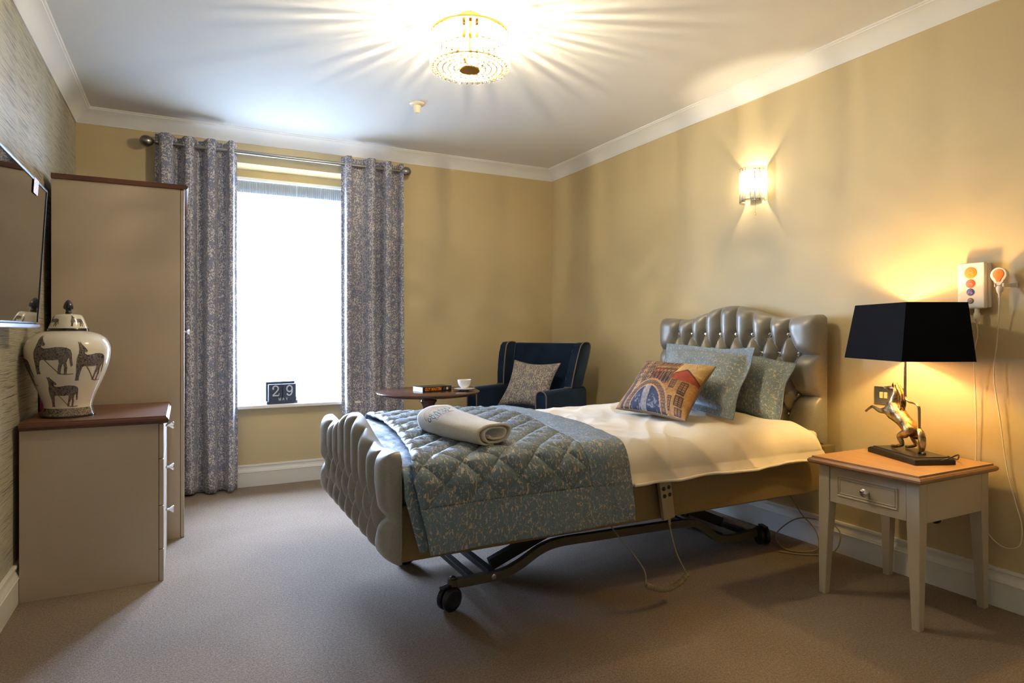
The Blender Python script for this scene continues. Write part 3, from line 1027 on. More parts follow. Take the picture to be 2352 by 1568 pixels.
def decal(name, poly, th0, z0, wdt, hgt, prof, parent, mat, flip=False, lift=0.0008, grid=0.006):
    """clip a fine grid of little quads to the polygon and wrap them on the surface of revolution"""
    from mathutils.geometry import tessellate_polygon
    bm = bmesh.new()
    pv = [bm.verts.new((((1 - a) if flip else a) * wdt, b * hgt, 0)) for a, b in poly]
    bm.faces.new(pv)
    bmesh.ops.triangulate(bm, faces=bm.faces[:])
    for ax in (0, 1):
        lim = wdt if ax == 0 else hgt
        k = grid
        while k < lim:
            co = Vector((k, 0, 0)) if ax == 0 else Vector((0, k, 0))
            no = Vector((1, 0, 0)) if ax == 0 else Vector((0, 1, 0))
            bmesh.ops.bisect_plane(bm, geom=bm.verts[:] + bm.edges[:] + bm.faces[:], plane_co=co, plane_no=no)
            k += grid
    rm = rad_at(prof, z0 + hgt / 2)
    for v in bm.verts:
        th = th0 + (v.co.x - wdt / 2) / rm
        z = z0 + v.co.y
        r = rad_at(prof, z) + lift
        v.co = Vector((r * math.cos(th), r * math.sin(th), z))
    me = finish(bm, name, True)
    return link(name, me, mat, parent)


# angle of the camera seen from the jar
TH0 = math.atan2(0 - VY, 0 - VX)
for dth, z0, wdt, hgt in ((-0.36, 0.200, 0.168, 0.172), (0.60, 0.168, 0.140, 0.175), (-0.14, 0.052, 0.122, 0.138), (-1.42, 0.15, 0.13, 0.17), (1.9, 0.2, 0.14, 0.15), (3.0, 0.18, 0.14, 0.15), (-2.4, 0.2, 0.14, 0.15)):
    h_ = decal('horse_print', HORSE, TH0 + dth, z0, wdt, hgt, vpc, vs, 'horse_print')
    ln = [(0.28, 0.41), (0.50, 0.16), (0.64, 0.005), (0.80, -0.015), (0.98, 0.0)]
    strip = [(a, b + 0.01) for a, b in ln] + [(a - 0.012, b - 0.012) for a, b in ln[::-1]]
    decal('ground_line', strip, TH0 + dth, z0, wdt, hgt, vpc, h_, 'horse_print_line', lift=0.001)
lidp = [(0.076, 0.4015), (0.075, 0.406), (0.068, 0.425), (0.060, 0.447), (0.055, 0.458)]
for dth in (-0.95, 0.55, 2.2, -2.6):
    decal('horse_print', HORSE, TH0 + dth, 0.410, 0.055, 0.05, lidp, ld, 'horse_print', grid=0.01)

bk = thing('book', 'slim magenta spined book standing by the wall behind ginger jar', 'book', (-0.621, 3.86, 0.7605))
box('cover', (-0.0125, -0.012, 0.0), (0.0125, -0.0105, 0.165), 'book_magenta', bk, 0.0004)
box('cover', (-0.0125, -0.0104, 0.0), (-0.0112, 0.100, 0.165), 'book_magenta', bk, 0)
box('cover', (0.0112, -0.0104, 0.0), (0.0125, 0.100, 0.165), 'book_magenta', bk, 0)
box('pages', (-0.0111, -0.0104, 0.002), (0.0111, 0.098, 0.162), 'page_paper', bk, 0)
font_text('spine_lettering', 'EXTREME', frame_M((0.001, -0.0122, 0.092), (0, 0, -1), (1, 0, 0)), 0.0145, 'pink_print', bk, 0.0002)
bk2 = thing('book', 'pale cream book between the magenta book and the ginger jar', 'book', (-0.597, 3.865, 0.7605))
box('cover', (-0.011, -0.012, 0.0), (0.011, -0.0108, 0.15), 'cream_print', bk2, 0.0004)
box('cover', (-0.011, -0.0107, 0.0), (-0.0098, 0.095, 0.15), 'cream_print', bk2, 0)
box('cover', (0.0098, -0.0107, 0.0), (0.011, 0.095, 0.15), 'cream_print', bk2, 0)
box('pages', (-0.0097, -0.0107, 0.002), (0.0097, 0.093, 0.148), 'page_paper', bk2, 0)

# ------------------------------------------------------------------ television
tv = thing('television', 'black wall-mounted flat television at the left edge of picture', 'television', (-0.528, 2.70, 1.45))
tv.rotation_euler = (0, math.radians(3.3), 0)
TW, TH_ = 0.55, 0.285
box('casing', (-0.035, -TW, -TH_ + 0.012), (-0.003, TW, TH_), 'black_plastic', tv, 0.004)
box('screen', (-0.0029, -TW + 0.012, -TH_ + 0.02), (0.0002, TW - 0.012, TH_ - 0.010), 'screen', tv, 0)
frame_rect('bezel', 0, 1, 0, 1, 0, 1, 0.1, 'black_plastic', tv)
bz = [c for c in tv.children if c.name.startswith('bezel')][0]
bm = bmesh.new()
for lo, hi in (((-0.003, -TW, TH_ - 0.010), (0.003, TW, TH_)), ((-0.003, TW - 0.011, -TH_ + 0.02), (0.003, TW, TH_ - 0.010)), ((-0.003, -TW, -TH_ + 0.02), (0.003, -TW + 0.011, TH_ - 0.010))):
    bm_box(bm, lo, hi, 0.001, 1)
bz.data = finish(bm, 'bezel'); bz.data.materials.append(MATS['black_plastic'])
box('lower_trim', (-0.030, -TW, -TH_ - 0.004), (0.010, TW, -TH_ + 0.0115), 'silver_plastic', tv, 0.003)
box('back_housing', (-0.066, -0.30, -0.2), (-0.0352, 0.30, 0.14), 'black_plastic', tv, 0.01)
box('wall_bracket', (-0.085, -0.15, -0.1), (-0.0662, 0.15, 0.1), 'frame_dark', tv, 0.002)
box('label_tag', (0.0032, TW - 0.27, TH_ - 0.058), (0.004, TW - 0.19, TH_ + 0.001), 'paper_tag', tv, 0)

# ------------------------------------------------------------------ bed
BX0, BX1, BY0, BY1 = 0.655, 2.93, 2.13, 3.36
BYC = 2.745
bed = thing('bed', 'profiling bed with tufted champagne headboard and footboard and fabric side rails', 'bed', (1.8, BYC, 0))
HBX = 2.952


def board(name, ycs, zb, top, xface, out, thick, rows, btn_y, parent, mat, H=0.055, half=0.625, res=0.0062):
    """deep-buttoned board. face normal along out (+1/-1) in x. top(y) silhouette. rows = list of (z, offset?)"""
    ny = int(2 * half / res) + 1
    ys = np.linspace(-half, half, ny)
    nz = int(0.74 / res)
    tops = np.array([top(y) for y in ys])
    segs = []
    btns = []
    sp = btn_y[1] - btn_y[0]
    lat = []
    for k, (z, off) in enumerate(rows):
        yy = [b for b in btn_y] if not off else [b + sp / 2 for b in btn_y[:-1]] + [btn_y[-1] + sp / 2, btn_y[0] - sp / 2]
        lat.append((z, sorted(yy), off))
        btns += [(y, z) for y in yy]
    for (z0, y0s, o0), (z1, y1s, o1) in zip(lat, lat[1:]):
        for y in y0s:
            for y1 in y1s:
                if abs(abs(y - y1) - sp / 2) < 0.02:
                    segs.append((y, z0, y1, z1))
    z0, y0s, _ = lat[0]
    for y in y0s:
        segs.append((y, z0, y * 1.02, 2.0))
    for z, yy, o in lat:
        if o:
            segs.append((yy[0], z, -half - 0.1, z - 0.005)); segs.append((yy[-1], z, half + 0.1, z - 0.005))
    zl, yl, _ = lat[-1]
    if zl > zb + 0.03:
        for y in yl:
            segs.append((y, zl, y, zb - 0.3))
    Yg = np.repeat(ys[:, None], nz, 1)
    T_ = np.repeat(np.linspace(0, 1, nz)[None, :], ny, 0)
    Zg = zb + (tops[:, None] - zb) * T_
    d = np.full(Yg.shape, 9.0)
    for a, b, c_, e in segs:
        vx, vz = c_ - a, e - b
        L2 = vx * vx + vz * vz
        t = np.clip(((Yg - a) * vx + (Zg - b) * vz) / L2, 0, 1)
        dd = np.hypot(Yg - a - t * vx, Zg - b - t * vz)
        d = np.minimum(d, dd)
    db = np.full(Yg.shape, 9.0)
    for a, b in btns:
        db = np.minimum(db, np.hypot(Yg - a, Zg - b))
    w_ = 0.072
    m = np.clip(d / w_, 0, 1)
    h = 1 - (1 - m) ** 2.8
    h = 0.36 + 0.64 * h
    h *= 1 - 0.62 * np.exp(-(db / 0.022) ** 2)
    # crease depth is shallow far from the buttons, deep near
    er = 0.085
    rf = lambda dd, e_r: np.clip(1 - (1 - np.clip(dd / e_r, 0, 1)) ** 2.4, 0, 1) ** 0.5
    round_ = rf(Yg + half, er) * rf(half - Yg, er) * rf(tops[:, None] - Zg, 0.07) * rf(Zg - zb, 0.07)
    hh = H * h * round_ * 0.96 + 0.004
    P = np.zeros((ny, nz, 3))
    P[..., 0] = xface + out * hh
    P[..., 1] = ycs + Yg
    P[..., 2] = Zg
    front = grid_mesh(name, P, None, mat, parent)
    # side wall + back panel as part of same mesh
    me = front.data
    bm = bmesh.new(); bm.from_mesh(me)
    bm.verts.ensure_lookup_table()
    be = [e for e in bm.edges if e.is_boundary]
    r = bmesh.ops.extrude_edge_only(bm, edges=be)
    nv = [g for g in r['geom'] if isinstance(g, bmesh.types.BMVert)]
    for v in nv:
        v.co.x = xface - out * thick
    ne = [g for g in r['geom'] if isinstance(g, bmesh.types.BMEdge) and all(v in nv for v in g.verts)]
    bmesh.ops.contextual_create(bm, geom=ne)
    bmesh.ops.recalc_face_normals(bm, faces=bm.faces)
    bm.to_mesh(me); bm.free()
    for p in me.polygons:
        p.use_smooth = True
    sharp(me, 55)
    return front, btns, (lambda y: top(y))


def top_head(y):
    a = abs(y)
    hump = 0.078 * (0.5 + 0.5 * math.cos(PI * min(a / 0.40, 1)))
    ear = 0.014 * math.sin(min(max((a - 0.40) / 0.225, 0), 1) * PI / 2)
    corner = 0.035 * max(0, (a - 0.585) / 0.04) ** 2
    return 1.222 + hump + ear - corner


hb, hbtn, _ = board('headboard', 0, 0.565, top_head, 0, -1, 0.028,
                    [(1.131, False), (1.026, True), (0.918, False), (0.81, True), (0.706, False)],
                    [-0.427 + i * 0.122 for i in range(8)], bed, 'bed_sateen', H=0.074, half=0.615)
hb.location = (HBX - 0.015 - 1.8, 0.055, 0)
bmesh_btn = None
for (y, z) in hbtn:
    if bmesh_btn is None:
        o = lathe('button', [(0.011, 0.0), (0.0125, 0.004), (0.009, 0.009), (0.005, 0.012)], 'crystal_button' if 'crystal_button' in MATS else 'chrome', hb, 8, M=Matrix.Rotation(-PI / 2, 4, 'Y'), smooth=False)
        bmesh_btn = o.data
    else:
        o = link('button', bmesh_btn, None, hb)
    o.location = (-0.030, y, z)


def top_foot(y):
    a = abs(y)
    hump = 0.085 * (0.5 + 0.5 * math.cos(PI * min(a / 0.40, 1)))
    ear = 0.016 * math.sin(min(max((a - 0.40) / 0.225, 0), 1) * PI / 2)
    corner = 0.03 * max(0, (a - 0.560) / 0.035) ** 2
    return 0.722 + hump + ear - corner


fb, fbtn, _ = board('footboard', 0, 0.352, top_foot, 0, -1, 0.012,
                    [(0.604, False), (0.505, True), (0.410, False)],
                    [-0.427 + i * 0.122 for i in range(8)], bed, 'bed_sateen', H=0.052, half=0.595)
fb.location = (0.652 - 1.8, -0.035, -0.006)
for sy in (-1, 1):
    pts = [(0.010, sy * 0.594, 0.36), (0.010, sy * 0.594, 0.5), (0.010, sy * 0.594, 0.69)]
    tube('piping', pts, 0.004, 'bed_sateen', fb, 6, 2)

for sy in (-1, 1):
    ya = sy * (0.615 - 0.0)
    box('side_rail', (BX0 - 1.8 + 0.006, min(ya, ya - sy * 0.03), 0.345), (HBX - 0.072 - 1.8, max(ya, ya - sy * 0.03), 0.545), 'rail_fabric', bed, 0.012, 4, smooth=True)
box('slat_base', (BX0 - 1.8 + 0.01, -0.58, 0.40), (HBX - 0.075 - 1.8, 0.58, 0.455), 'frame_dark', bed, 0.003)
box('headboard_leg', (HBX - 0.068 - 1.8, -0.60, 0.34), (HBX + 0.02 - 1.8, -0.50, 0.564), 'rail_fabric', bed, 0.004)
box('headboard_leg', (HBX - 0.068 - 1.8, 0.50, 0.34), (HBX + 0.02 - 1.8, 0.60, 0.564), 'rail_fabric', bed, 0.004)

# undercarriage (bed origin at x=1.8,y=2.745): near rail at y 2.45
rail_pts = [(0.99, 0.105), (1.12, 0.105), (1.215, 0.108), (1.30, 0.135), (1.40, 0.182), (1.50, 0.200), (1.70, 0.197), (2.04, 0.190), (2.26, 0.180), (2.35, 0.150), (2.44, 0.086), (2.52, 0.062), (2.62, 0.058), (2.78, 0.066)]
for sy in (-1, 1):
    pts = [(x - 1.8, sy * 0.295, z) for x, z in rail_pts]
    bm = bmesh.new()
    bm_tube(bm, catmull(pts, 6), 0, flat=(0.03, 0.036))
    link('chassis_rail', finish(bm, 'chassis_rail'), 'frame_metal', bed)
for x, z in ((1.08, 0.105), (1.17, 0.115)):
    box('cross_bar', (x - 1.8 - 0.016, -0.279, z - 0.012), (x - 1.8 + 0.016, 0.279, z + 0.012), 'frame_dark', bed, 0.002)
for x, z in ((2.50, 0.075), (2.66, 0.075)):
    box('cross_bar', (x - 1.8 - 0.014, -0.279, z - 0.012), (x - 1.8 + 0.014, 0.279, z + 0.012), 'frame_dark', bed, 0.002)
for x0, z0, x1, z1, yy in ((1.20, 0.12, 1.95, 0.39, -0.20), (1.20, 0.12, 1.95, 0.39, 0.20), (2.62, 0.10, 1.95, 0.38, -0.16), (2.62, 0.10, 1.95, 0.38, 0.16)):
    bm = bmesh.new()
    bm_tube(bm, [(x0 - 1.8, yy, z0), (x1 - 1.8, yy, z1)], 0, flat=(0.03, 0.05))
    link('lift_arm', finish(bm, 'lift_arm'), 'frame_dark', bed)
box('motor', (0.35, -0.06, 0.16), (0.62, 0.04, 0.26), 'frame_dark', bed, 0.02)
bm = bmesh.new()
bm_tube(bm, [(1.98 - 1.8, -0.26, 0.33), (1.98 - 1.8, 0.26, 0.33)], 0.02, 10)
link('lift_axle', finish(bm, 'lift_axle'), 'frame_dark', bed)
for x, y, rz in ((0.985, -0.295, 0.35), (2.775, -0.295, 1.2), (0.985, 0.295, 0.2), (2.775, 0.295, 0.9)):
    cs = bpy.data.objects.new('caster', None); C.objects.link(cs); cs.parent = bed
    cs.location = (x - 1.8, y, 0); cs.rotation_euler = (0, 0, rz)
    for s_ in (-1, 1):
        M = Matrix.Translation((-0.018, s_ * 0.018, 0.050)) @ Matrix.Rotation(s_ * -PI / 2, 4, 'X')
        lathe('wheel', [(0.02, -0.012), (0.044, -0.012), (0.049, -0.007), (0.0495, 0.004), (0.044, 0.010), (0.036, 0.012), (0.034, 0.009), (0.006, 0.011)], 'black_plastic', cs, 28, M=M)
    bm = bmesh.new()
    bm_lathe(bm, [(0.013, 0.05), (0.014, 0.075), (0.015, 0.088), (0.02, 0.092), (0.022, 0.10), (0.022, 0.125), (0.012, 0.127), (0.012, 0.134), (0.004, 0.138)], 16)
    st_ = link('stem', finish(bm, 'stem', False), 'frame_metal', cs)
    if x > 2:
        st_.scale = (1, 1, 0.66)
    box('brake_pedal', (-0.062, -0.014, 0.098), (0.0, 0.014, 0.106), 'black_plastic', cs, 0.003, M=None)
lathe('bolt', [(0.012, 0), (0.012, 0.004), (0.007, 0.005), (0.007, 0.009)], 'chrome', bed, 10, M=Matrix.Translation((1.165 - 1.8, -0.311, 0.108)) @ Matrix.Rotation(PI / 2, 4, 'X'))

# mattress
mt = box('mattress', (BX0 + 0.03, BY0 + 0.03, 0.456), (HBX - 0.085, BY1 - 0.03, 0.642), 'mattress_fabric', None, 0.03, 4, smooth=True)
tag(mt, 'cream mattress whose head corner shows beside the tufted headboard', 'mattress')


# ------------------------------------------------------------------ bedding cloths
def section(t, off, z_hem_n, z_hem_f, ztop, yn=2.095, yf=3.395, r=0.10):
    """t in metres of arc from near hem; returns y,z.  near side down, over the top, far side"""
    raise NotImplementedError


def drape(nt, off, zn, zf, ztop, crown, yn, yf, r, ns=1.0):
    """polyline of (y,z,arc) across the bed"""
    pts = []
    for z in np.linspace(zn, ztop - r, 14):
        k = (ztop - r - z) / (ztop - r - zn + 1e-6)
        pts.append((yn - off - 0.018 * k * ns, z))
    for a in np.linspace(0, PI / 2, 10)[1:]:
        pts.append((yn - off + r * (1 - math.cos(a)), ztop - r + (r + off) * math.sin(a)))
    y0, y1 = yn + r, yf - r
    for y in np.linspace(y0, y1, 40)[1:]:
        q = (y - y0) / (y1 - y0)
        pts.append((y, ztop + off + crown * math.sin(PI * q) ** 0.8))
    for a in np.linspace(PI / 2, 0, 10)[1:]:
        pts.append((yf + off - r * (1 - math.cos(a)), ztop - r + (r + off) * math.sin(a)))
    for z in np.linspace(ztop - r, zf, 10)[1:]:
        pts.append((yf + off, z))
    a = np.array(pts)
    s = np.r_[0, np.cumsum(np.hypot(*np.diff(a, axis=0).T))]
    tt = np.linspace(0, s[-1], nt)
    y = np.interp(tt, s, a[:, 0]); z = np.interp(tt, s, a[:, 1])
    dy = np.gradient(y, tt); dz = np.gradient(z, tt)
    return tt, y, z, -dz, dy      # normal = (-dz, dy) pointing out/up


YN, YFAR, RAD = 2.065, 3.40, 0.085


def cloth(name, xl, xr, prof, hfun, mat, parent, nx, thick=0.006, uvoff=(0, 0), tlo=0, thi=None):
    tt, y, z, ny_, nz_ = prof
    nt_ = len(tt)
    P = np.zeros((nx, nt_, 3)); UV = np.zeros((nx, nt_, 2))
    for i in range(nx):
        u = i / (nx - 1)
        for j in range(nt_):
            a = xl(tt[j]); b = xr(tt[j])
            x = a + (b - a) * u
            h = hfun(x, tt[j], u)
            P[i, j] = (x, y[j] + ny_[j] * h, z[j] + nz_[j] * h)
            UV[i, j] = (x + uvoff[0], tt[j] + uvoff[1])
    o = grid_mesh(name, P, UV, mat, parent)
    if thick:
        md = o.modifiers.new('thickness', 'SOLIDIFY'); md.thickness = thick; md.offset = -1
    return o


# white duvet
dv = thing('duvet', 'plain cream white duvet spread over the head half of bed', 'duvet', (0, 0, 0))
profd = drape(260, 0.0, 0.522, 0.50, 0.674, 0.014, YN + 0.02, YFAR - 0.03, 0.11)
TD = profd[0][-1]


def dv_right(t):
    # duvet pulled down at head end: hem corner reaches x~2.76, top edge about 2.55
    k = min(t / 0.30, 1)
    return 2.775 - 0.16 * (k ** 1.3) - 0.05 * math.sin(min(max((t - 0.3) / 0.6, 0), 1) * PI)


def dv_h(x, t, u):
    h = 0.010 * fbm(x * 1.6, t * 2.2, 2.0, 1.3) + 0.004 * fbm(x, t * 0.6, 9.0, 4.3)
    h += 0.022 * (0.25 - abs(noise.noise(Vector((x * 4.2 + t * 3.2, t * 1.6, 8.8))))) * (1.5 - min(t, 1.3)) + 0.009 * (0.2 - abs(noise.noise(Vector((x * 9 - t * 6, t * 2.4 + x, 4.1))))) 
    side = max(0, 1 - t / 0.16)
    h += side * (0.010 * math.sin(x * 9 + 1.0) + 0.006 * math.sin(x * 23 + 2))
    # fold lines running from the top edge diagonally
    h += 0.006 * math.exp(-((t - 0.25) / 0.18) ** 2) * math.sin(x * 11 + t * 7)
    # plump head end
    h += 0.018 * math.exp(-((u - 0.93) / 0.09) ** 2) * (1 if t > 0.1 else t / 0.1)
    h += 0.012 + 0.02 * math.sin(min(1, t / TD) * PI) * max(0, (x - 1.7)) 
    return h


d_ = cloth('cover', lambda t: 1.42, dv_right, profd, dv_h, 'white_cotton', dv, 190, 0.022)
# stitched hem roll along the near side
hp = []
for i in range(90):
    x = 1.60 + (2.765 - 1.60) * i / 89
    h = dv_h(x, 0.0, (x - 1.42) / 1.35)
    hp.append((x, profd[1][0] - 0.004 + profd[3][0] * h * 0 - h, profd[2][0] + 0.006 + 0.004 * math.sin(x * 13)))
bm = bmesh.new(); bm_tube(bm, hp, 0.0065, 6)
link('hem', finish(bm, 'hem', True), 'white_cotton', dv)

# bedspread: quilted centre, flat border, and the layer folded beneath it at the foot
bs = thing('bedspread', 'teal jacquard quilted bedspread laid across the foot of bed', 'bedspread', (0, 0, 0))
profq = drape(400, 0.022, 0.395, 0.42, 0.686, 0.010, YN, YFAR, RAD)
TQ = profq[0][-1]
T_SEAM = 0.155
pq = 0.145


def ql(t):   # left edge of the upper layer
    return float(np.interp(t, [0, 0.12, 0.25, 0.32, 0.5, 0.9, 1.3, 2.2], [0.735, 0.712, 0.682, 0.690, 0.735, 0.805, 0.855, 0.86]))


def q_seam(t):
    return float(np.interp(t, [0, 0.155, 0.3, 0.5, 1.0, 1.4, 2.2], [1.40, 1.395, 1.378, 1.425, 1.54, 1.56, 1.52]))


def qr(t):
    return float(np.interp(t, [0, 0.25, 0.35, 0.45, 0.8, 1.3, 2.2], [1.60, 1.578, 1.582, 1.61, 1.685, 1.70, 1.66]))


def diamonds(x, t):
    a = ((x + (t - 0.155)) / pq / 1.0) % 1.0
    b = ((x - (t - 0.155)) / pq / 1.0) % 1.0
    m = min(abs(a - 0.5), abs(b - 0.5)) * 2 * 1.0
    m = max(0.0, min(min(a, 1 - a), min(b, 1 - b)) * 2)
    return 1 - (1 - m) ** 2.6


def wr(x, t):
    return 0.006 * fbm(x, t * 0.7, 5.0, 2.2) + 0.003 * fbm(x * 1.7, t, 14.0, 5.0)


def q_h(x, t, u):
    edge = min(1, (x - ql(t)) / 0.03, (q_seam(t) - x) / 0.03, max(t - T_SEAM, 0) / 0.03)
    edge = max(0, edge)
    return 0.0115 * diamonds(x, t) * (edge ** 0.5) + wr(x, t) + 0.002 + 0.006 * (1 if x < ql(t) + 0.04 else 0) * math.sin(min(1, max(0, (x - ql(t)) / 0.04)) * PI)


def sub(prof, t0, t1):
    tt, y, z, a, b = prof
    m = (tt >= t0 - 1e-9) & (tt <= t1 + 1e-9)
    return tuple(q[m] for q in prof)


pt = profq[0]
k_s = int(np.argmin(np.abs(pt - T_SEAM))); TS = pt[k_s]
T_SEAM = TS
cloth('quilted_panel', ql, q_seam, sub(profq, TS, TQ), q_h, 'quilt_fabric', bs, 140, 0.010)


def b_h(x, t, u):
    fl = 0.008 * math.sin(x * 11 + 0.5) * max(0, 1 - t / 0.16)
    lump = 0.010 * math.sin(min(max(t / T_SEAM, 0), 1) * PI) if t < T_SEAM else 0.010 * math.sin(min(max((x - q_seam(t)) / 0.17, 0), 1) * PI)
    return fl + 0.5 * lump + wr(x, t) + 0.002


def mitre_r(t):  # mitre line from seam corner down to outer corner
    return q_seam(T_SEAM) + (qr(0) - q_seam(T_SEAM)) * (1 - min(t / T_SEAM, 1))


cloth('bottom_border', ql, mitre_r, sub(profq, 0, TS), b_h, 'border_fabric', bs, 110, 0.010)
jr = sub(profq, 0, TQ)
cloth('side_border', lambda t: mitre_r(t) if t < T_SEAM else q_seam(t), qr, jr, b_h, 'border_fabric', bs, 26, 0.010, uvoff=(3.1, 1.7))

# foot layer under the spread
profu = drape(180, 0.004, 0.40, 0.42, 0.678, 0.008, YN + 0.012, YFAR - 0.012, RAD)


def u_left(t):
    return 0.662 + (0.045 * max(0, 1 - t / 0.18))


cloth('under_layer', u_left, lambda t: 0.90, profu, lambda x, t, u: wr(x * 1.3, t) + 0.004, 'border_fabric', bs, 34, 0.008, uvoff=(5.3, 0.4))


# ------------------------------------------------------------------ pillows
def pillow(name, label, cat, corners, thick, mat, group=None, flange=0.0, back=None, nu=46, nv=34, sag=0.02, seedv=0.0, paint=None, piping=None, wr_amt=0.006, pinch=0.05):
    BL, BR, TR, TL = [Vector(c) for c in corners]
    org = (BL + BR) / 2
    root = thing(name, label, cat, org, 0, group)
    cs = [c - org for c in (BL, BR, TR, TL)]
    n = ((cs[1] - cs[0]).cross(cs[3] - cs[0])).normalized()
    Lu = (BR - BL).length; Lv = (TL - BL).length
    fu = flange / Lu; fv = flange / Lv

    def surf(sgn):
        P = np.zeros((nu, nv, 3)); UV = np.zeros((nu, nv, 2))
        for i in range(nu):
            u = 0.5 - 0.5 * math.cos(PI * i / (nu - 1)) if not flange else i / (nu - 1)
            for j in range(nv):
                v = 0.5 - 0.5 * math.cos(PI * j / (nv - 1)) if not flange else j / (nv - 1)
                # pinch the sides in between the corners
                pu = pinch * math.sin(PI * v) * (0.5 - u) * 2
                pv = pinch * math.sin(PI * u) * (0.5 - v) * 2
                uu = u + pu * 0.5; vv = v + pv * 0.5
                p = (cs[0] * (1 - uu) * (1 - vv) + cs[1] * uu * (1 - vv) + cs[2] * uu * vv + cs[3] * (1 - uu) * vv)
                iu = min(max((u - fu) / (1 - 2 * fu), 0), 1); iv = min(max((v - fv) / (1 - 2 * fv), 0), 1)
                b = (max(0, 4 * iu * (1 - iu)) ** 0.42) * (max(0, 4 * iv * (1 - iv)) ** 0.42)
                h = thick / 2 * b
                wv = wr_amt * fbm(u * Lu * 3, v * Lv * 3, 2.2, seedv) * (0.3 + b)
                wv += wr_amt * 0.5 * math.sin((u * 3 + v * 5) * 2 + seedv) * max(0, 1 - b)
                if flange and b < 0.05:
                    wv += 0.005 * math.sin(u * 9 + v * 7 + seedv)
                P[i, j] = p + n * (sgn * (h + 0.0015) + wv)
                UV[i, j] = (u * Lu + seedv, v * Lv)
        return P, UV
    P, UV = surf(1)
    f = grid_mesh('front', P, UV, mat, root)
    if paint:
        col = f.data.color_attributes.new('print', 'FLOAT_COLOR', 'POINT')
        arr = np.ones((nu * nv, 4), dtype=np.float32)
        for i in range(nu):
            u = 0.5 - 0.5 * math.cos(PI * i / (nu - 1)) if not flange else i / (nu - 1)
            for j in range(nv):
                v = 0.5 - 0.5 * math.cos(PI * j / (nv - 1)) if not flange else j / (nv - 1)
                arr[i * nv + j, :3] = paint(u, v)
        col.data.foreach_set('color', arr.ravel())
    P2, UV2 = surf(-1)
    # join the back, closed along the edges
    b_ = grid_mesh('back', P2, UV2, back or mat, root)
    for p in b_.data.polygons:
        p.flip() if hasattr(p, 'flip') else None
    ring = [P[i, 0] for i in range(nu)] + [P[-1, j] for j in range(1, nv)] + [P[i, -1] for i in range(nu - 2, -1, -1)] + [P[0, j] for j in range(nv - 2, 0, -1)]
    ring2 = [P2[i, 0] for i in range(nu)] + [P2[-1, j] for j in range(1, nv)] + [P2[i, -1] for i in range(nu - 2, -1, -1)] + [P2[0, j] for j in range(nv - 2, 0, -1)]
    mid = [Vector((a + b) / 2) for a, b in zip(ring, ring2)]
    bm = bmesh.new(); bm_tube(bm, mid, piping or 0.0028, 6, closed=True)
    link('edge_seam', finish(bm, 'edge_seam', True), (back or mat) if not piping else mat, root)
    return root


# pillow leaning on the headboard (behind), and in front of it
pillow('pillow', 'teal jacquard pillow leaning on headboard nearest the black lamp', 'pillow', [(2.62, 2.80, 0.672), (2.58, 2.17, 0.672), (2.825, 2.27, 0.985), (2.838, 2.88, 1.05)], 0.13, 'pillow_fabric', 'teal jacquard pillows', 0.045, seedv=1.7, wr_amt=0.012)
pillow('pillow', 'teal jacquard pillow behind the bridge picture cushion', 'pillow', [(2.44, 2.96, 0.730), (2.345, 2.235, 0.722), (2.70, 2.41, 1.052), (2.735, 3.15, 1.068)], 0.16, 'pillow_fabric', 'teal jacquard pillows', 0.05, seedv=4.1, wr_amt=0.014)


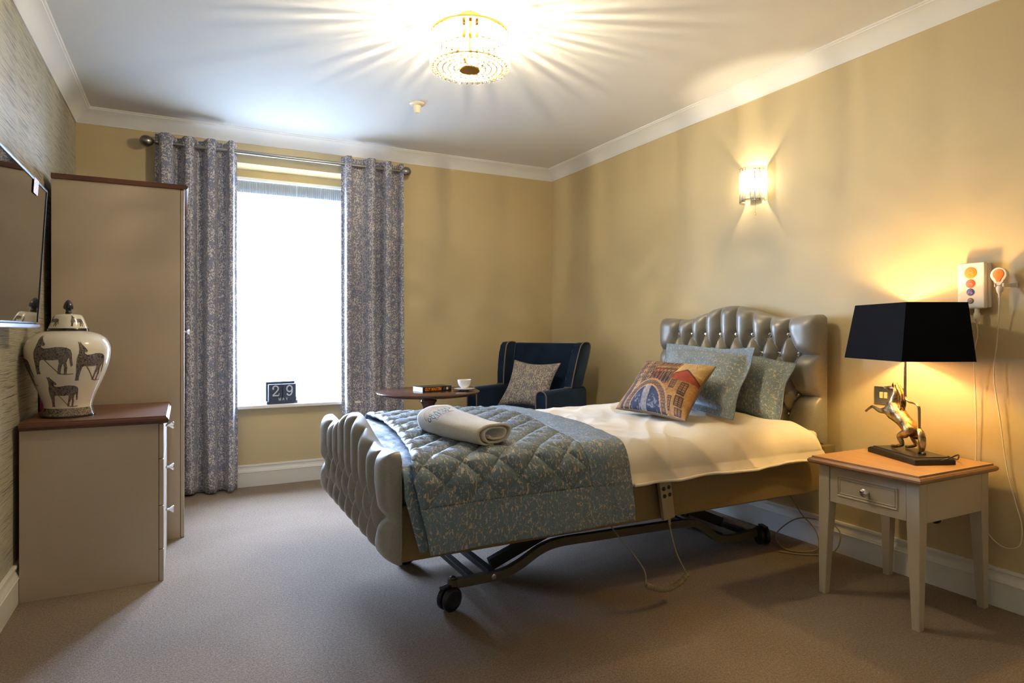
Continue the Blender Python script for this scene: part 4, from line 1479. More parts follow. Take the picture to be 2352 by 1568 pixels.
def bridge_print(u, v):
    """canal scene: facades, an arched bridge over dark water, a red roof at the right"""
    S = lambda r, g, b: np.array(srgb(r, g, b))
    n1 = noise.noise(Vector((u * 13, v * 9, 0.3))) * 0.5 + 0.5
    n2 = noise.noise(Vector((u * 46, v * 34, 2.3))) * 0.5 + 0.5
    n3 = noise.noise(Vector((u * 5, v * 4, 7.3)))
    tone = 0.45 + 0.75 * n1 + 0.35 * (n2 - 0.5)
    uu = u + 0.012 * n3
    vv = v + 0.03 * n3 - 0.10 * (u - 0.5) * (1 if u < 0.66 else -0.6)
    dark = S(34, 28, 34)
    if uu < 0.36:
        k = int(uu * 13)
        c = (S(176, 124, 70), S(92, 74, 70), S(198, 148, 88), S(120, 84, 60), S(150, 108, 72))[k % 5] * tone
        if vv > 0.46:
            fu, fv = (uu * 26) % 1, (vv * 8.5) % 1
            if 0.22 < fu < 0.72 and 0.15 < fv < 0.78:
                c = dark * (0.7 + 0.6 * n2)
            elif 0.14 < fu < 0.80 and 0.08 < fv < 0.86:
                c = S(206, 160, 104) * tone
        if (vv * 8.5) % 1 > 0.93:
            c = S(70, 52, 46)
    elif uu < 0.67:
        c = S(168, 112, 62) * tone
        if 0.40 < vv < 0.72:
            c = S(136, 62, 30) * tone if uu < 0.52 else S(108, 76, 56) * tone
            fu = (uu * 20) % 1
            if 0.3 < fu < 0.72 and vv < 0.66 - 0.5 * (fu - 0.51) ** 2:
                c = dark * (0.8 + n2)
            elif 0.22 < fu < 0.8 and vv < 0.69:
                c = S(190, 130, 78) * tone
        elif 0.72 <= vv < 0.80:
            c = S(196, 150, 94) * tone
            if (uu * 50) % 1 < 0.35:
                c = S(84, 60, 44)
        elif vv >= 0.84 and (uu * 18) % 1 < 0.5:
            c = S(54, 46, 50)
        if abs(vv - 0.725) < 0.008 or abs(vv - 0.81) < 0.008:
            c = S(66, 48, 40)
    else:
        c = S(186, 134, 70) * tone
        if v > 0.68:
            c = S(208, 170, 112) * (0.6 + 0.6 * n1)
            if abs(math.sin((u * 9 + v * 5 + n1 * 3) * 2)) < 0.10:
                c = c * 0.6
        roof = 0.56 + 0.20 * (1 - abs((u - 0.80) / 0.24))
        if 0.52 + 0.1 * abs(u - 0.8) < v < roof:
            c = S(158, 62, 26) * (0.55 + 0.8 * n1)
        if abs(v - roof) < 0.012 and abs(u - 0.8) < 0.22:
            c = S(70, 36, 26)
        for (a, b, w_, h_) in ((0.735, 0.44, 0.040, 0.085), (0.88, 0.40, 0.050, 0.11), (0.885, 0.19, 0.055, 0.075), (0.765, 0.13, 0.030, 0.10), (0.90, 0.05, 0.05, 0.045)):
            if abs(u - a) < w_ and abs(v - b) < h_:
                c = S(62, 40, 32)
                iu, iv = (u - a) / w_, (v - b) / h_
                if abs(iu) < 0.72 and abs(iv) < 0.80:
                    c = S(164, 112, 58) * tone
                    if abs((iv * 2.5) % 1 - 0.5) < 0.13 or abs(iu) < 0.12:
                        c = S(50, 36, 32)
    q = ((uu - 0.44) / 0.33) ** 2 + ((v + 0.06) / 0.53) ** 2
    qi = ((uu - 0.44) / 0.235) ** 2 + ((v + 0.04) / 0.39) ** 2
    if q < 1.0:
        c = S(138, 104, 76) * tone
        row = int(v * 24)
        if ((u * 26) + 0.5 * (row % 2)) % 1 < 0.16 or (v * 24) % 1 < 0.2:
            c = S(70, 52, 44)
        if q > 0.86:
            c = S(204, 158, 100) * (0.8 + 0.3 * n1)
            if (math.atan2(v + 0.06, u - 0.44) * 26) % 1 < 0.3:
                c = S(90, 64, 46)
    if qi < 1.0:
        c = S(40, 48, 78) * (0.35 + 1.0 * n1 + 0.4 * n2)
        if 0.37 < uu < 0.46 and v < 0.40:
            c = S(176, 164, 160) * (0.35 + 0.8 * n2)
        if v < 0.2 and n2 > 0.62:
            c = S(120, 122, 140)
        if qi > 0.90:
            c = S(208, 150, 86)
    return np.clip(c, 0, 1)


pillow('bridge_cushion', 'rectangular cushion printed with an arched canal bridge scene', 'cushion', [(2.045, 2.76, 0.735), (2.085, 2.275, 0.728), (2.40, 2.40, 0.968), (2.37, 2.905, 0.975)], 0.14, 'printed_velvet', None, 0, back='cushion_back', nu=230, nv=150, seedv=0.8, paint=bridge_print, wr_amt=0.004, pinch=0.10)

# ------------------------------------------------------------------ rolled towel
tw = thing('towel', 'rolled cream hand towel with embroidered crest lying on quilt', 'towel', (0.990, 2.335, 0.722))
# local axes: a = roll axis, b = across (towards head of bed)
ax_ = Vector((0.20, -0.98, 0)).normalized()
bx_ = Vector((ax_.y * -1, ax_.x, 0)).normalized()      # across
if bx_.x < 0:
    bx_ = -bx_


def towel_pt(s, across, up):
    return ax_ * s + bx_ * across + Vector((0, 0, up))


TWA, TWB = 0.96, 0.50


def spiral(turns, n, r0, r1, flat=0.5, lean=0.0):
    out = []
    for i in range(n):
        t = i / (n - 1)
        a = turns * 2 * PI * t + 3.4
        r = r0 + (r1 - r0) * t
        e_c = abs(math.cos(a)) ** 0.8 * math.copysign(1, math.cos(a)); e_s = abs(math.sin(a)) ** 0.9 * math.copysign(1, math.sin(a))
        out.append((r * TWA * e_c * (1 + 0.06 * math.sin(3 * a)), r * TWB * e_s * (1 + 0.05 * math.sin(2 * a + 1))))
    return out


sec = spiral(2.2, 120, 0.040, 0.098)
sec = [(a, b) for a, b in sec]
mn = min(b for a, b in sec)
nsx = 44
P = np.zeros((nsx, len(sec), 3)); UV = np.zeros((nsx, len(sec), 2))
arc = np.r_[0, np.cumsum([math.hypot(sec[i + 1][0] - sec[i][0], sec[i + 1][1] - sec[i][1]) for i in range(len(sec) - 1)])]
for i in range(nsx):
    s_ = -0.245 + 0.43 * i / (nsx - 1)
    k = 1.0 - 0.10 * (s_ / 0.245)
    for j, (a, b) in enumerate(sec):
        q = j / (len(sec) - 1)
        up = (b - mn) * k * (1.0 - 0.10 * (s_ / 0.245)) 
        up = max(up, 0.002) + 0.004 * fbm(s_ * 4, arc[j] * 6, 1.5, 3.0)
        shift = 0.012 * math.sin(j * 0.15) * (1 if abs(s_) > 0.2 else 0.3)
        p = towel_pt(s_ + shift, a * k + 0.03 * (s_ / 0.245) ** 2, up)
        P[i, j] = p; UV[i, j] = (s_, arc[j])
to = grid_mesh('cloth', P, UV, 'terry', tw)
md = to.modifiers.new('thickness', 'SOLIDIFY'); md.thickness = 0.008; md.offset = 0
# loose folded flap behind the roll
fl = [(-0.10, 0.00), (0.0, 0.004), (0.06, 0.006), (0.10, 0.012), (0.115, 0.024), (0.10, 0.034), (0.05, 0.04), (-0.05, 0.045)]
flc = [(p.x, p.y) for p in catmull([(a, b, 0) for a, b in fl], 4)]
P = np.zeros((20, len(flc), 3)); UV = np.zeros((20, len(flc), 2))
for i in range(20):
    s_ = -0.17 + 0.24 * i / 19
    for j, (a, b) in enumerate(flc):
        P[i, j] = towel_pt(s_, 0.045 + a * 0.7, 0.004 + b + 0.003 * math.sin(i * 0.5)); UV[i, j] = (s_, a)
o = grid_mesh('fold', P, UV, 'terry', tw)
md = o.modifiers.new('thickness', 'SOLIDIFY'); md.thickness = 0.006; md.offset = 0


# embroidery lies on the outer turn of the roll
def towel_surface(sx, ang):
    """outer turn at angle ang"""
    r = 0.098 - 0.0045
    k = 1.0 - 0.10 * (sx / 0.245)
    e_c = abs(math.cos(ang)) ** 0.8 * math.copysign(1, math.cos(ang)); e_s = abs(math.sin(ang)) ** 0.9 * math.copysign(1, math.sin(ang))
    a = r * TWA * e_c * (1 + 0.06 * math.sin(3 * ang)); b = r * TWB * e_s * (1 + 0.05 * math.sin(2 * ang + 1))
    up = (b - mn) * k * (1.0 - 0.10 * (sx / 0.245)) + 0.0045
    nrm_ = (bx_ * math.cos(ang) * TWB + Vector((0, 0, 1)) * math.sin(ang) * TWA).normalized()
    return towel_pt(sx, a * k + 0.03 * (sx / 0.245) ** 2, up) + nrm_ * 0.0075


def tw_warp(cx, cy):
    def f(l3):
        # local x of the lettering runs up the roll (towards its top), local y runs along the roll towards its far end
        sx = cx - l3.y
        ang = cy - l3.x / 0.086
        return towel_surface(sx, ang)
    return f


I4 = Matrix.Identity(4)
glyph_text('embroidered_lettering', 'GRAND', I4, 0.027, 'green_thread', to, gap=0.12, warp=tw_warp(-0.108, 2.33), widths=1.0)
glyph_text('embroidered_lettering', 'VIEW', I4, 0.027, 'green_thread', to, gap=0.12, warp=tw_warp(-0.077, 2.30), widths=1.0)
def small_caps():
    # CARE HOME in small red stitches, drawn with the sans face then wrapped
    o_ = font_text('embroidered_lettering', 'CARE HOME', I4, 0.017, 'red_thread', to, 0.0002)
    wf = tw_warp(-0.054, 2.25)
    for v_ in o_.data.vertices:
        v_.co = wf(v_.co)
small_caps()
# arched sunburst crest: dome of little cells and a border arc
bm = bmesh.new()
wf = tw_warp(-0.126, 2.33)
def arc_band(r0, r1, a0, a1, n):
    prev = None
    for i in range(n + 1):
        a = math.radians(a0 + (a1 - a0) * i / n)
        q = [bm.verts.new(wf(Vector((math.cos(a) * r * 1.35, math.sin(a) * r, 0)))) for r in (r0, r1)]
        if prev:
            bm.faces.new((prev[0], prev[1], q[1], q[0]))
        prev = q
for r0, r1 in ((0.046, 0.0495), (0.037, 0.0385), (0.028, 0.0295), (0.019, 0.0205)):
    arc_band(r0, r1, 8, 172, 26)
for a in range(10, 175, 10):
    c_, s2 = math.cos(math.radians(a)), math.sin(math.radians(a))
    tx, ty = -s2, c_
    q = [bm.verts.new(wf(Vector(((c_ * r + tx * k) * 1.35, s2 * r + ty * k, 0)))) for r, k in ((0.012, -0.0005), (0.012, 0.0005), (0.046, 0.0007), (0.046, -0.0007))]
    bm.faces.new(q)
link('embroidered_crest', finish(bm, 'embroidered_crest', recalc=False), 'gold_thread', to)

# ------------------------------------------------------------------ bed handset and its coiled lead
hs = thing('bed_handset', 'grey bed control handset with coiled lead hanging on side rail', 'remote control', (1.815, 2.098, 0.43))
Mh = Matrix.Rotation(math.radians(-9), 4, 'Y')
box('handset_body', (-0.031, -0.011, -0.078), (0.031, 0.011, 0.088), 'grey_plastic', hs, 0.006, 3, M=Mh, smooth=False)
for bx2, bz2 in ((-0.014, 0.058), (0.014, 0.058), (-0.014, 0.026), (0.014, 0.026)):
    lathe('button', [(0.0088, 0), (0.0088, 0.0015), (0.007, 0.0025)], 'black_plastic', hs, 14, M=Mh @ Matrix.Translation((bx2, -0.0112, bz2)) @ Matrix.Rotation(PI / 2, 4, 'X'))
bm = bmesh.new()
bm_lathe(bm, [(0.0055, 0), (0.007, -0.003), (0.0055, -0.006), (0.0065, -0.009), (0.005, -0.012), (0.006, -0.015), (0.0045, -0.019), (0.0055, -0.022), (0.004, -0.030)], 10, M=Mh @ Matrix.Translation((0.004, 0, -0.078)))
link('strain_relief', finish(bm, 'strain_relief', True), 'grey_plastic', hs)


def rel(o, pts):
    return [tuple(np.array(p) - np.array(o.location)) for p in pts]


lead = rel(hs, [(1.834, 2.098, 0.325), (1.842, 2.09, 0.27), (1.86, 2.08, 0.20), (1.905, 2.07, 0.112)])
tube('lead', lead, 0.0028, 'grey_cable', hs, 6, 8)
coil_c = catmull([(1.908, 2.07, 0.112), (1.86, 2.065, 0.085), (1.79, 2.06, 0.074), (1.73, 2.06, 0.086), (1.68, 2.065, 0.108)], 20)
L = [coil_c[0]]
pts = []
nn = 34
N_ = nn * 10
for i in range(N_ + 1):
    t = i / N_ * (len(coil_c) - 1)
    k = min(int(t), len(coil_c) - 2); fr = t - k
    p = coil_c[k].lerp(coil_c[k + 1], fr)
    tan = (coil_c[k + 1] - coil_c[k]).normalized()
    n1 = Vector((0, 1, 0)); n2 = tan.cross(n1).normalized()
    a = 2 * PI * i / 10
    pts.append(p + n1 * math.cos(a) * 0.0095 + n2 * math.sin(a) * 0.0095 - Vector(hs.location))
bm = bmesh.new(); bm_tube(bm, pts, 0.0028, 5)
link('coil', finish(bm, 'coil', True), 'grey_cable', hs)
lead2 = rel(hs, [(1.68, 2.065, 0.108), (1.685, 2.08, 0.16), (1.66, 2.12, 0.22), (1.63, 2.20, 0.29), (1.625, 2.30, 0.36), (1.625, 2.34, 0.398)])
tube('lead', lead2, 0.0028, 'grey_cable', hs, 6, 8)

pc = thing('power_cable', 'loops of thin grey power cable on carpet beside far caster', 'cable', (2.86, 2.30, 0.0))
tube('cable', rel(pc, [(2.83, 2.45, 0.40), (2.90, 2.36, 0.26), (2.93, 2.31, 0.17), (2.95, 2.24, 0.10), (2.90, 2.20, 0.02), (2.80, 2.30, 0.006), (2.86, 2.42, 0.04), (2.93, 2.34, 0.14), (2.97, 2.20, 0.155), (2.975, 2.12, 0.12), (2.93, 2.12, 0.03), (2.83, 2.20, 0.006), (2.74, 2.30, 0.006)]), 0.0035, 'grey_cable', pc, 6, 10)

# ------------------------------------------------------------------ nightstand
ns = thing('nightstand', 'beige bedside table with oak top and one panelled drawer', 'bedside table', (2.735, 1.66, 0))
# local footprint: legs' outer corners x -0.243..0.24, y -0.215..0.215
LX0, LX1, LY0, LY1, NH = -0.243, 0.240, -0.215, 0.218, 0.566
lw0, lw1 = 0.050, 0.030
for (x, y) in ((LX0, LY0), (LX0, LY1), (LX1, LY0), (LX1, LY1)):
    sx = 1 if x < 0 else -1; sy = 1 if y < 0 else -1
    bm = bmesh.new()
    lv = []
    for z, w_ in ((0, lw1), (0.40, lw0), (NH, lw0)):
        lv.append([bm.verts.new((x + sx * a, y + sy * b, z)) for a, b in ((0, 0), (w_, 0), (w_, w_), (0, w_))])
    for a, b in zip(lv, lv[1:]):
        for i in range(4):
            j = (i + 1) % 4
            bm.faces.new((a[i], a[j], b[j], b[i]))
    bm.faces.new(lv[0]); bm.faces.new(lv[-1])
    bmesh.ops.bevel(bm, geom=[e for e in bm.edges if abs(e.verts[0].co.z - e.verts[1].co.z) > 0.1], offset=0.002, segments=1, affect='EDGES')
    link('leg', finish(bm, 'leg'), 'nightstand_paint', ns)
g = 0.0006
box('side_panel', (LX0 + lw0 + g, LY0 + 0.001, 0.408), (LX1 - lw0 - g, LY0 + 0.018, NH), 'nightstand_paint', ns, 0.001)
box('side_panel', (LX0 + lw0 + g, LY1 - 0.018, 0.408), (LX1 - lw0 - g, LY1 - 0.001, NH), 'nightstand_paint', ns, 0.001)
box('back_panel', (LX1 - 0.018, LY0 + lw0 + g, 0.408), (LX1 - 0.001, LY1 - lw0 - g, NH), 'nightstand_paint', ns, 0.001)
box('drawer_box', (LX0 + 0.02, LY0 + lw0 + 0.004, 0.42), (LX1 - 0.03, LY1 - lw0 - 0.004, 0.545), 'nightstand_paint', ns, 0)
y0, y1, z0, z1 = LY0 + lw0 + 0.002, LY1 - lw0 - 0.002, 0.409, NH - 0.003
bm = bmesh.new()
bm_box(bm, (LX0 + 0.004, y0, z0), (LX0 + 0.0195, y1, z1), 0.001, 1)
dw = link('drawer', finish(bm, 'drawer'), 'nightstand_paint', ns)
# raised beading round a recessed field
fy0, fy1, fz0, fz1 = y0 + 0.036, y1 - 0.036, z0 + 0.036, z1 - 0.036
bm = bmesh.new()
for k, (o_, r_) in enumerate(((0.0, 0.0042), (0.010, 0.0024))):
    pts = [(LX0 + 0.0035, fy0 + o_, fz0 + o_), (LX0 + 0.0035, fy1 - o_, fz0 + o_), (LX0 + 0.0035, fy1 - o_, fz1 - o_), (LX0 + 0.0035, fy0 + o_, fz1 - o_)]
    for i in range(4):
        bm_tube(bm, [pts[i], pts[(i + 1) % 4]], r_, 6)
link('bead_moulding', finish(bm, 'bead_moulding'), 'nightstand_paint', dw)
lathe('knob', [(0.009, 0), (0.007, 0.003), (0.0065, 0.011), (0.012, 0.017), (0.0165, 0.021), (0.017, 0.026), (0.012, 0.030), (0.001, 0.031)], 'chrome', dw, 24, M=Matrix.Translation((LX0 + 0.003, (y0 + y1) / 2 - 0.006, (z0 + z1) / 2)) @ Matrix.Rotation(-PI / 2, 4, 'Y'))
# moulded oak top
bm = bmesh.new()
lay = [(0.000, 0.0), (0.012, 0.003), (0.017, 0.010), (0.017, 0.018), (0.011, 0.025), (0.005, 0.027), (0.003, 0.034)]
TX0, TX1, TY0, TY1 = LX0 - 0.036, LX1 + 0.012, LY0 - 0.022, LY1 + 0.022
rings = []
for off, dz in lay:
    o_ = off
    rings.append([bm.verts.new(p) for p in ((TX0 - o_ + 0.012, TY0 - o_ + 0.012, NH + dz), (TX1 + o_ - 0.006, TY0 - o_ + 0.012, NH + dz), (TX1 + o_ - 0.006, TY1 + o_ - 0.012, NH + dz), (TX0 - o_ + 0.012, TY1 + o_ - 0.012, NH + dz))])
for a, b in zip(rings, rings[1:]):
    for i in range(4):
        j = (i + 1) % 4
        bm.faces.new((a[i], a[j], b[j], b[i]))
bm.faces.new(rings[0][::-1]); bm.faces.new(rings[-1])
me = finish(bm, 'table_top')
me.materials.append(MATS['oak_edge']); me.materials.append(MATS['oak_top'])
for p in me.polygons:
    if p.center.z > NH + 0.0335:
        p.material_index = 1
link('table_top', me, None, ns)
NZ = NH + 0.0345

# ------------------------------------------------------------------ horse lamp
al = math.atan2(0.92, 0.39)
lp = thing('table_lamp', 'brass rearing horse lamp with black rectangular shade on bedside table', 'lamp', (2.79, 1.66, NZ), al)
# local +x runs along the horse towards its head
bm = bmesh.new()
lay = [(0.0, 0.0), (0.0, 0.017), (-0.003, 0.021), (-0.008, 0.024), (-0.014, 0.026), (-0.014, 0.0265), (-0.017, 0.030)]
rings = []
for off, dz in lay:
    rings.append([bm.verts.new((sx * (0.152 + off), sy * (0.088 + off), dz)) for sx, sy in ((-1, -1), (1, -1), (1, 1), (-1, 1))])
for a, b in zip(rings, rings[1:]):
    for i in range(4):
        j = (i + 1) % 4
        bm.faces.new((a[i], a[j], b[j], b[i]))
bm.faces.new(rings[0][::-1]); bm.faces.new(rings[-1])
link('base', finish(bm, 'base'), 'black_paint', lp)
ZB = 0.030


def hz(z):
    return z - NZ


V_ = {}
skel = [
    # name, (s, side, z), radius, parent
    ('pelvis', (-0.030, 0, 0.722), 0.029, None),
    ('croup', (-0.040, 0, 0.738), 0.022, 'pelvis'),
    ('loin', (0.020, 0, 0.748), 0.032, 'pelvis'),
    ('rib', (0.062, 0, 0.772), 0.038, 'loin'),
    ('chest', (0.100, 0, 0.798), 0.036, 'rib'),
    ('neck0', (0.102, 0, 0.828), 0.029, 'chest'),
    ('neck1', (0.092, 0, 0.853), 0.023, 'neck0'),
    ('neck2', (0.084, 0, 0.876), 0.018, 'neck1'),
    ('poll', (0.090, 0, 0.893), 0.0135, 'neck2'),
    ('cheek', (0.114, 0, 0.890), 0.0155, 'poll'),
    ('face', (0.142, 0, 0.889), 0.0105, 'cheek'),
    ('muzzle', (0.168, 0, 0.886), 0.0095, 'face'),
    ('shoulderL', (0.124, 0.020, 0.790), 0.017, 'chest'),
    ('elbowL', (0.158, 0.026, 0.784), 0.0115, 'shoulderL'),
    ('kneeL', (0.212, 0.026, 0.800), 0.0072, 'elbowL'),
    ('fetL', (0.246, 0.026, 0.780), 0.0050, 'kneeL'),
    ('hoofL', (0.264, 0.026, 0.768), 0.0068, 'fetL'),
    ('shoulderR', (0.124, -0.020, 0.786), 0.017, 'chest'),
    ('elbowR', (0.155, -0.026, 0.790), 0.0115, 'shoulderR'),
    ('kneeR', (0.182, -0.026, 0.806), 0.0075, 'elbowR'),
    ('fetR', (0.168, -0.026, 0.778), 0.0050, 'kneeR'),
    ('hoofR', (0.158, -0.026, 0.764), 0.0068, 'fetR'),
    ('hipL', (-0.018, 0.022, 0.712), 0.023, 'pelvis'),
    ('stifleL', (0.030, 0.026, 0.690), 0.0165, 'hipL'),
    ('hockL', (0.006, 0.026, 0.656), 0.0095, 'stifleL'),
    ('fetlL', (0.052, 0.026, 0.641), 0.0066, 'hockL'),
    ('hoofhL', (0.080, 0.026, 0.6385), 0.0080, 'fetlL'),
    ('hipR', (-0.020, -0.022, 0.712), 0.023, 'pelvis'),
    ('stifleR', (0.022, -0.028, 0.690), 0.0165, 'hipR'),
    ('hockR', (-0.006, -0.028, 0.656), 0.0095, 'stifleR'),
    ('fetlR', (0.038, -0.028, 0.641), 0.0066, 'hockR'),
    ('hoofhR', (0.064, -0.028, 0.6385), 0.0080, 'fetlR'),
]
me = bpy.data.meshes.new('horse')
idx = {n: i for i, (n, *_) in enumerate(skel)}
me.from_pydata([(p[0], p[1], hz(p[2])) for _, p, _, _ in skel], [(idx[pa], idx[n]) for n, _, _, pa in skel if pa], [])
ho = link('horse', me, 'horse_metal', lp)
md = ho.modifiers.new('skin', 'SKIN')
sv = me.skin_vertices[0].data
for i, (n, p, r, pa) in enumerate(skel):
    sv[i].radius = (r * 0.86, r)
    sv[i].use_root = (n == 'pelvis')
md.use_smooth_shade = True
m2_ = ho.modifiers.new('sub', 'SUBSURF'); m2_.levels = 2; m2_.render_levels = 2
# tail, mane, ears as child meshes of the horse
bm = bmesh.new()
bm_tube(bm, catmull([(-0.046, 0, hz(0.735)), (-0.066, 0, hz(0.722)), (-0.076, 0, hz(0.695)), (-0.080, 0, hz(0.665)), (-0.078, 0, hz(0.640)), (-0.090, 0, hz(0.634))], 6), [0.008 + 0.007 * math.sin(min(1, i / 22) * PI) for i in range(31)], 10)
link('tail', finish(bm, 'tail', True), 'horse_metal', ho)
bm = bmesh.new()
for k in range(15):
    t = k / 14
    p0 = Vector((0.088 - 0.018 * math.sin(t * PI) - 0.020 * t, 0, hz(0.905 - 0.090 * t)))
    for sgn in (-1, 1):
        bm_tube(bm, catmull([p0, p0 + Vector((-0.012, sgn * 0.005, 0.004)), p0 + Vector((-0.021, sgn * 0.009, -0.006)), p0 + Vector((-0.022, sgn * 0.010, -0.018))], 4), [0.0052, 0.0054, 0.005, 0.005, 0.0046, 0.0046, 0.004, 0.004, 0.0034, 0.003, 0.0026, 0.002, 0.001], 6)
link('mane', finish(bm, 'mane', True), 'horse_metal', ho)
bm = bmesh.new()
for sgn in (-1, 1):
    bm_tube(bm, [(0.096, sgn * 0.007, hz(0.901)), (0.094, sgn * 0.010, hz(0.912)), (0.091, sgn * 0.010, hz(0.921))], [0.0045, 0.004, 0.0008], 6)
link('ears', finish(bm, 'ears', True), 'horse_metal', ho)
pp = [(-0.060, 0, ZB), (-0.060, 0, hz(0.72)), (-0.060, 0, hz(0.80)), (-0.056, 0, hz(0.828)), (-0.035, 0, hz(0.840)), (0.000, 0, hz(0.843)), (0.022, 0, hz(0.856)), (0.027, 0, hz(0.88)), (0.027, 0, hz(0.95)), (0.027, 0, hz(1.08))]
tube('lamp_stem', pp, 0.0058, 'pole_metal', lp, 12, 8)
lathe('socket', [(0.016, 0), (0.018, 0.01), (0.018, 0.045), (0.014, 0.05)], 'pole_metal', lp, 20, loc=(0.027, 0, hz(1.08)))
lathe('bulb', [(0.012, 0), (0.015, 0.012), (0.027, 0.035), (0.03, 0.05), (0.026, 0.066), (0.014, 0.077), (0.001, 0.08)], 'lamp_glow', lp, 20, loc=(0.027, 0, hz(1.13)))
# shade: four thin walls, open above and below
zb_, zt_ = hz(1.025), hz(1.267)
bl, bw, tl_, tw_ = 0.423, 0.306, 0.37, 0.256
SH_A = -0.055


def shade_ring(l, w_, z, ins):
    cx_, cy_ = (0.0155, 0.0066) if z < hz(1.1) else (0.0146, -0.0036)
    c_, s__ = math.cos(SH_A), math.sin(SH_A)
    out = []
    for sx, sy in ((-1, -1), (1, -1), (1, 1), (-1, 1)):
        x, y = sx * (l / 2 - ins), sy * (w_ / 2 - ins)
        out.append(Vector((cx_ + x * c_ - y * s__, cy_ + x * s__ + y * c_, z)))
    return out


for nm, ins, mt_ in (('lamp_shade', 0.0, 'shade_black'), ('shade_lining', 0.0025, 'shade_lining')):
    bm = bmesh.new()
    a = [bm.verts.new(p) for p in shade_ring(bl, bw, zb_, ins)]
    b = [bm.verts.new(p) for p in shade_ring(tl_, tw_, zt_, ins)]
    for i in range(4):
        j = (i + 1) % 4
        bm.faces.new((a[i], a[j], b[j], b[i]))
    if nm == 'lamp_shade':
        a2 = [bm.verts.new(p) for p in shade_ring(bl, bw, zb_, 0.0022)]
        b2 = [bm.verts.new(p) for p in shade_ring(tl_, tw_, zt_, 0.0022)]
        for i in range(4):
            j = (i + 1) % 4
            bm.faces.new((a2[i], b2[i], b2[j], a2[j]))
            bm.faces.new((a[i], a2[i], a2[j], a[j]))
            bm.faces.new((b[i], b[j], b2[j], b2[i]))
    o = link(nm, finish(bm, nm, recalc=False), mt_, lp)
bm = bmesh.new()
for q in shade_ring(tl_, tw_, zt_ - 0.004, 0.003):
    bm_tube(bm, [q, Vector((0.027, 0, zt_ - 0.02))], 0.0016, 6)
link('shade_spider', finish(bm, 'shade_spider'), 'brass', lp)
light('lamp_light', 'POINT', (0.027, 0, hz(1.165)), 6.0, (1.0, 0.73, 0.27), 0.03, parent=lp)
tube('flex', [(-0.145, -0.02, 0.012), (-0.165, -0.05, 0.030), (-0.150, -0.10, 0.040), (-0.10, -0.14, 0.012), (-0.05, -0.165, 0.004), (0.0, -0.175, 0.004)], 0.003, 'black_plastic', lp, 6, 8)

# ------------------------------------------------------------------ right-wall fittings
sk = thing('wall_switch', 'mirrored chrome double switch plate behind the brass horse', 'switch', (XR, 1.897, 0.836))
box('plate', (-0.006, -0.073, -0.043), (-0.0005, 0.073, 0.043), 'mirror_plate', sk, 0.002)
for y in (-0.001, 0.021):
    box('rocker', (-0.010, y + 0.008, -0.014), (-0.0062, y + 0.024, 0.016), 'switch_insert', sk, 0.002)
s2 = thing('cable_outlet', 'small dark round cable outlet low on wall under bedside table', 'outlet', (XR, 1.676, 0.300))
lathe('plate', [(0.024, 0.0005), (0.024, 0.004), (0.020, 0.006), (0.001, 0.006)], 'chrome', s2, 24, M=Matrix.Rotation(-PI / 2, 4, 'Y'))
lathe('plug', [(0.019, 0.0062), (0.018, 0.024), (0.012, 0.030), (0.001, 0.031)], 'black_plastic', s2, 20, M=Matrix.Rotation(-PI / 2, 4, 'Y'))

cp = thing('call_unit', 'white nurse call panel with coloured round buttons above lamp', 'call panel', (XR, 1.512, 1.345))
box('back_plate', (-0.018, -0.054, -0.096), (-0.0005, 0.050, 0.092), 'cream_plastic', cp, 0.004)
box('front_cover', (-0.045, -0.048, -0.100), (-0.0185, 0.058, 0.096), 'cream_plastic', cp, 0.008, 3)
for z, r, m in ((0.052, 0.0245, 'orange_button'), (0.006, 0.0185, 'red_button'), (-0.030, 0.0155, 'blue_button'), (-0.067, 0.0125, 'grey_button')):
    b_ = lathe('button', [(r, 0), (r, 0.0008), (r * 0.9, 0.0014), (0.001, 0.0016)], m, cp, 28, M=Matrix.Translation((-0.0455, 0.006, z)) @ Matrix.Rotation(-PI / 2, 4, 'Y'))
    bm = bmesh.new()
    X_ = -0.0474
    def ringc(cy2, cz2, rr, th, a0=0, a1=360):
        pts = [(X_, 0.006 + cy2 + rr * math.cos(math.radians(a)), z + cz2 + rr * math.sin(math.radians(a))) for a in np.linspace(a0, a1, 18)]
        bm_tube(bm, pts, th, 4)
    if m == 'grey_button':
        ringc(0, 0, r * 0.55, 0.0007); ringc(0, r * 0.3, r * 0.12, 0.0009)
    else:
        ringc(0, r * 0.32, r * 0.34, 0.0005)
        ringc(0, -r * 0.55, r * 0.62, 0.0005, 10, 170)
        bm_tube(bm, [(X_, 0.006 - r * 0.5, z - r * 0.3), (X_, 0.006 - r * 0.12, z - r * 0.3)], 0.0009, 4)
        bm_tube(bm, [(X_, 0.006 - r * 0.31, z - r * 0.49), (X_, 0.006 - r * 0.31, z - r * 0.11)], 0.0009, 4)
    link('button_symbol', finish(bm, 'button_symbol'), 'pale_line', b_)
lathe('cable_plug', [(0.009, 0), (0.009, -0.018), (0.012, -0.022), (0.012, -0.036), (0.008, -0.05), (0.006, -0.062), (0.003, -0.066)], 'cream_plastic', cp, 14, loc=(-0.032, -0.012, -0.0995))

pr = thing('call_pendant', 'white teardrop call pendant with orange button clipped beside panel', 'call button', (XR, 1.408, 1.352))
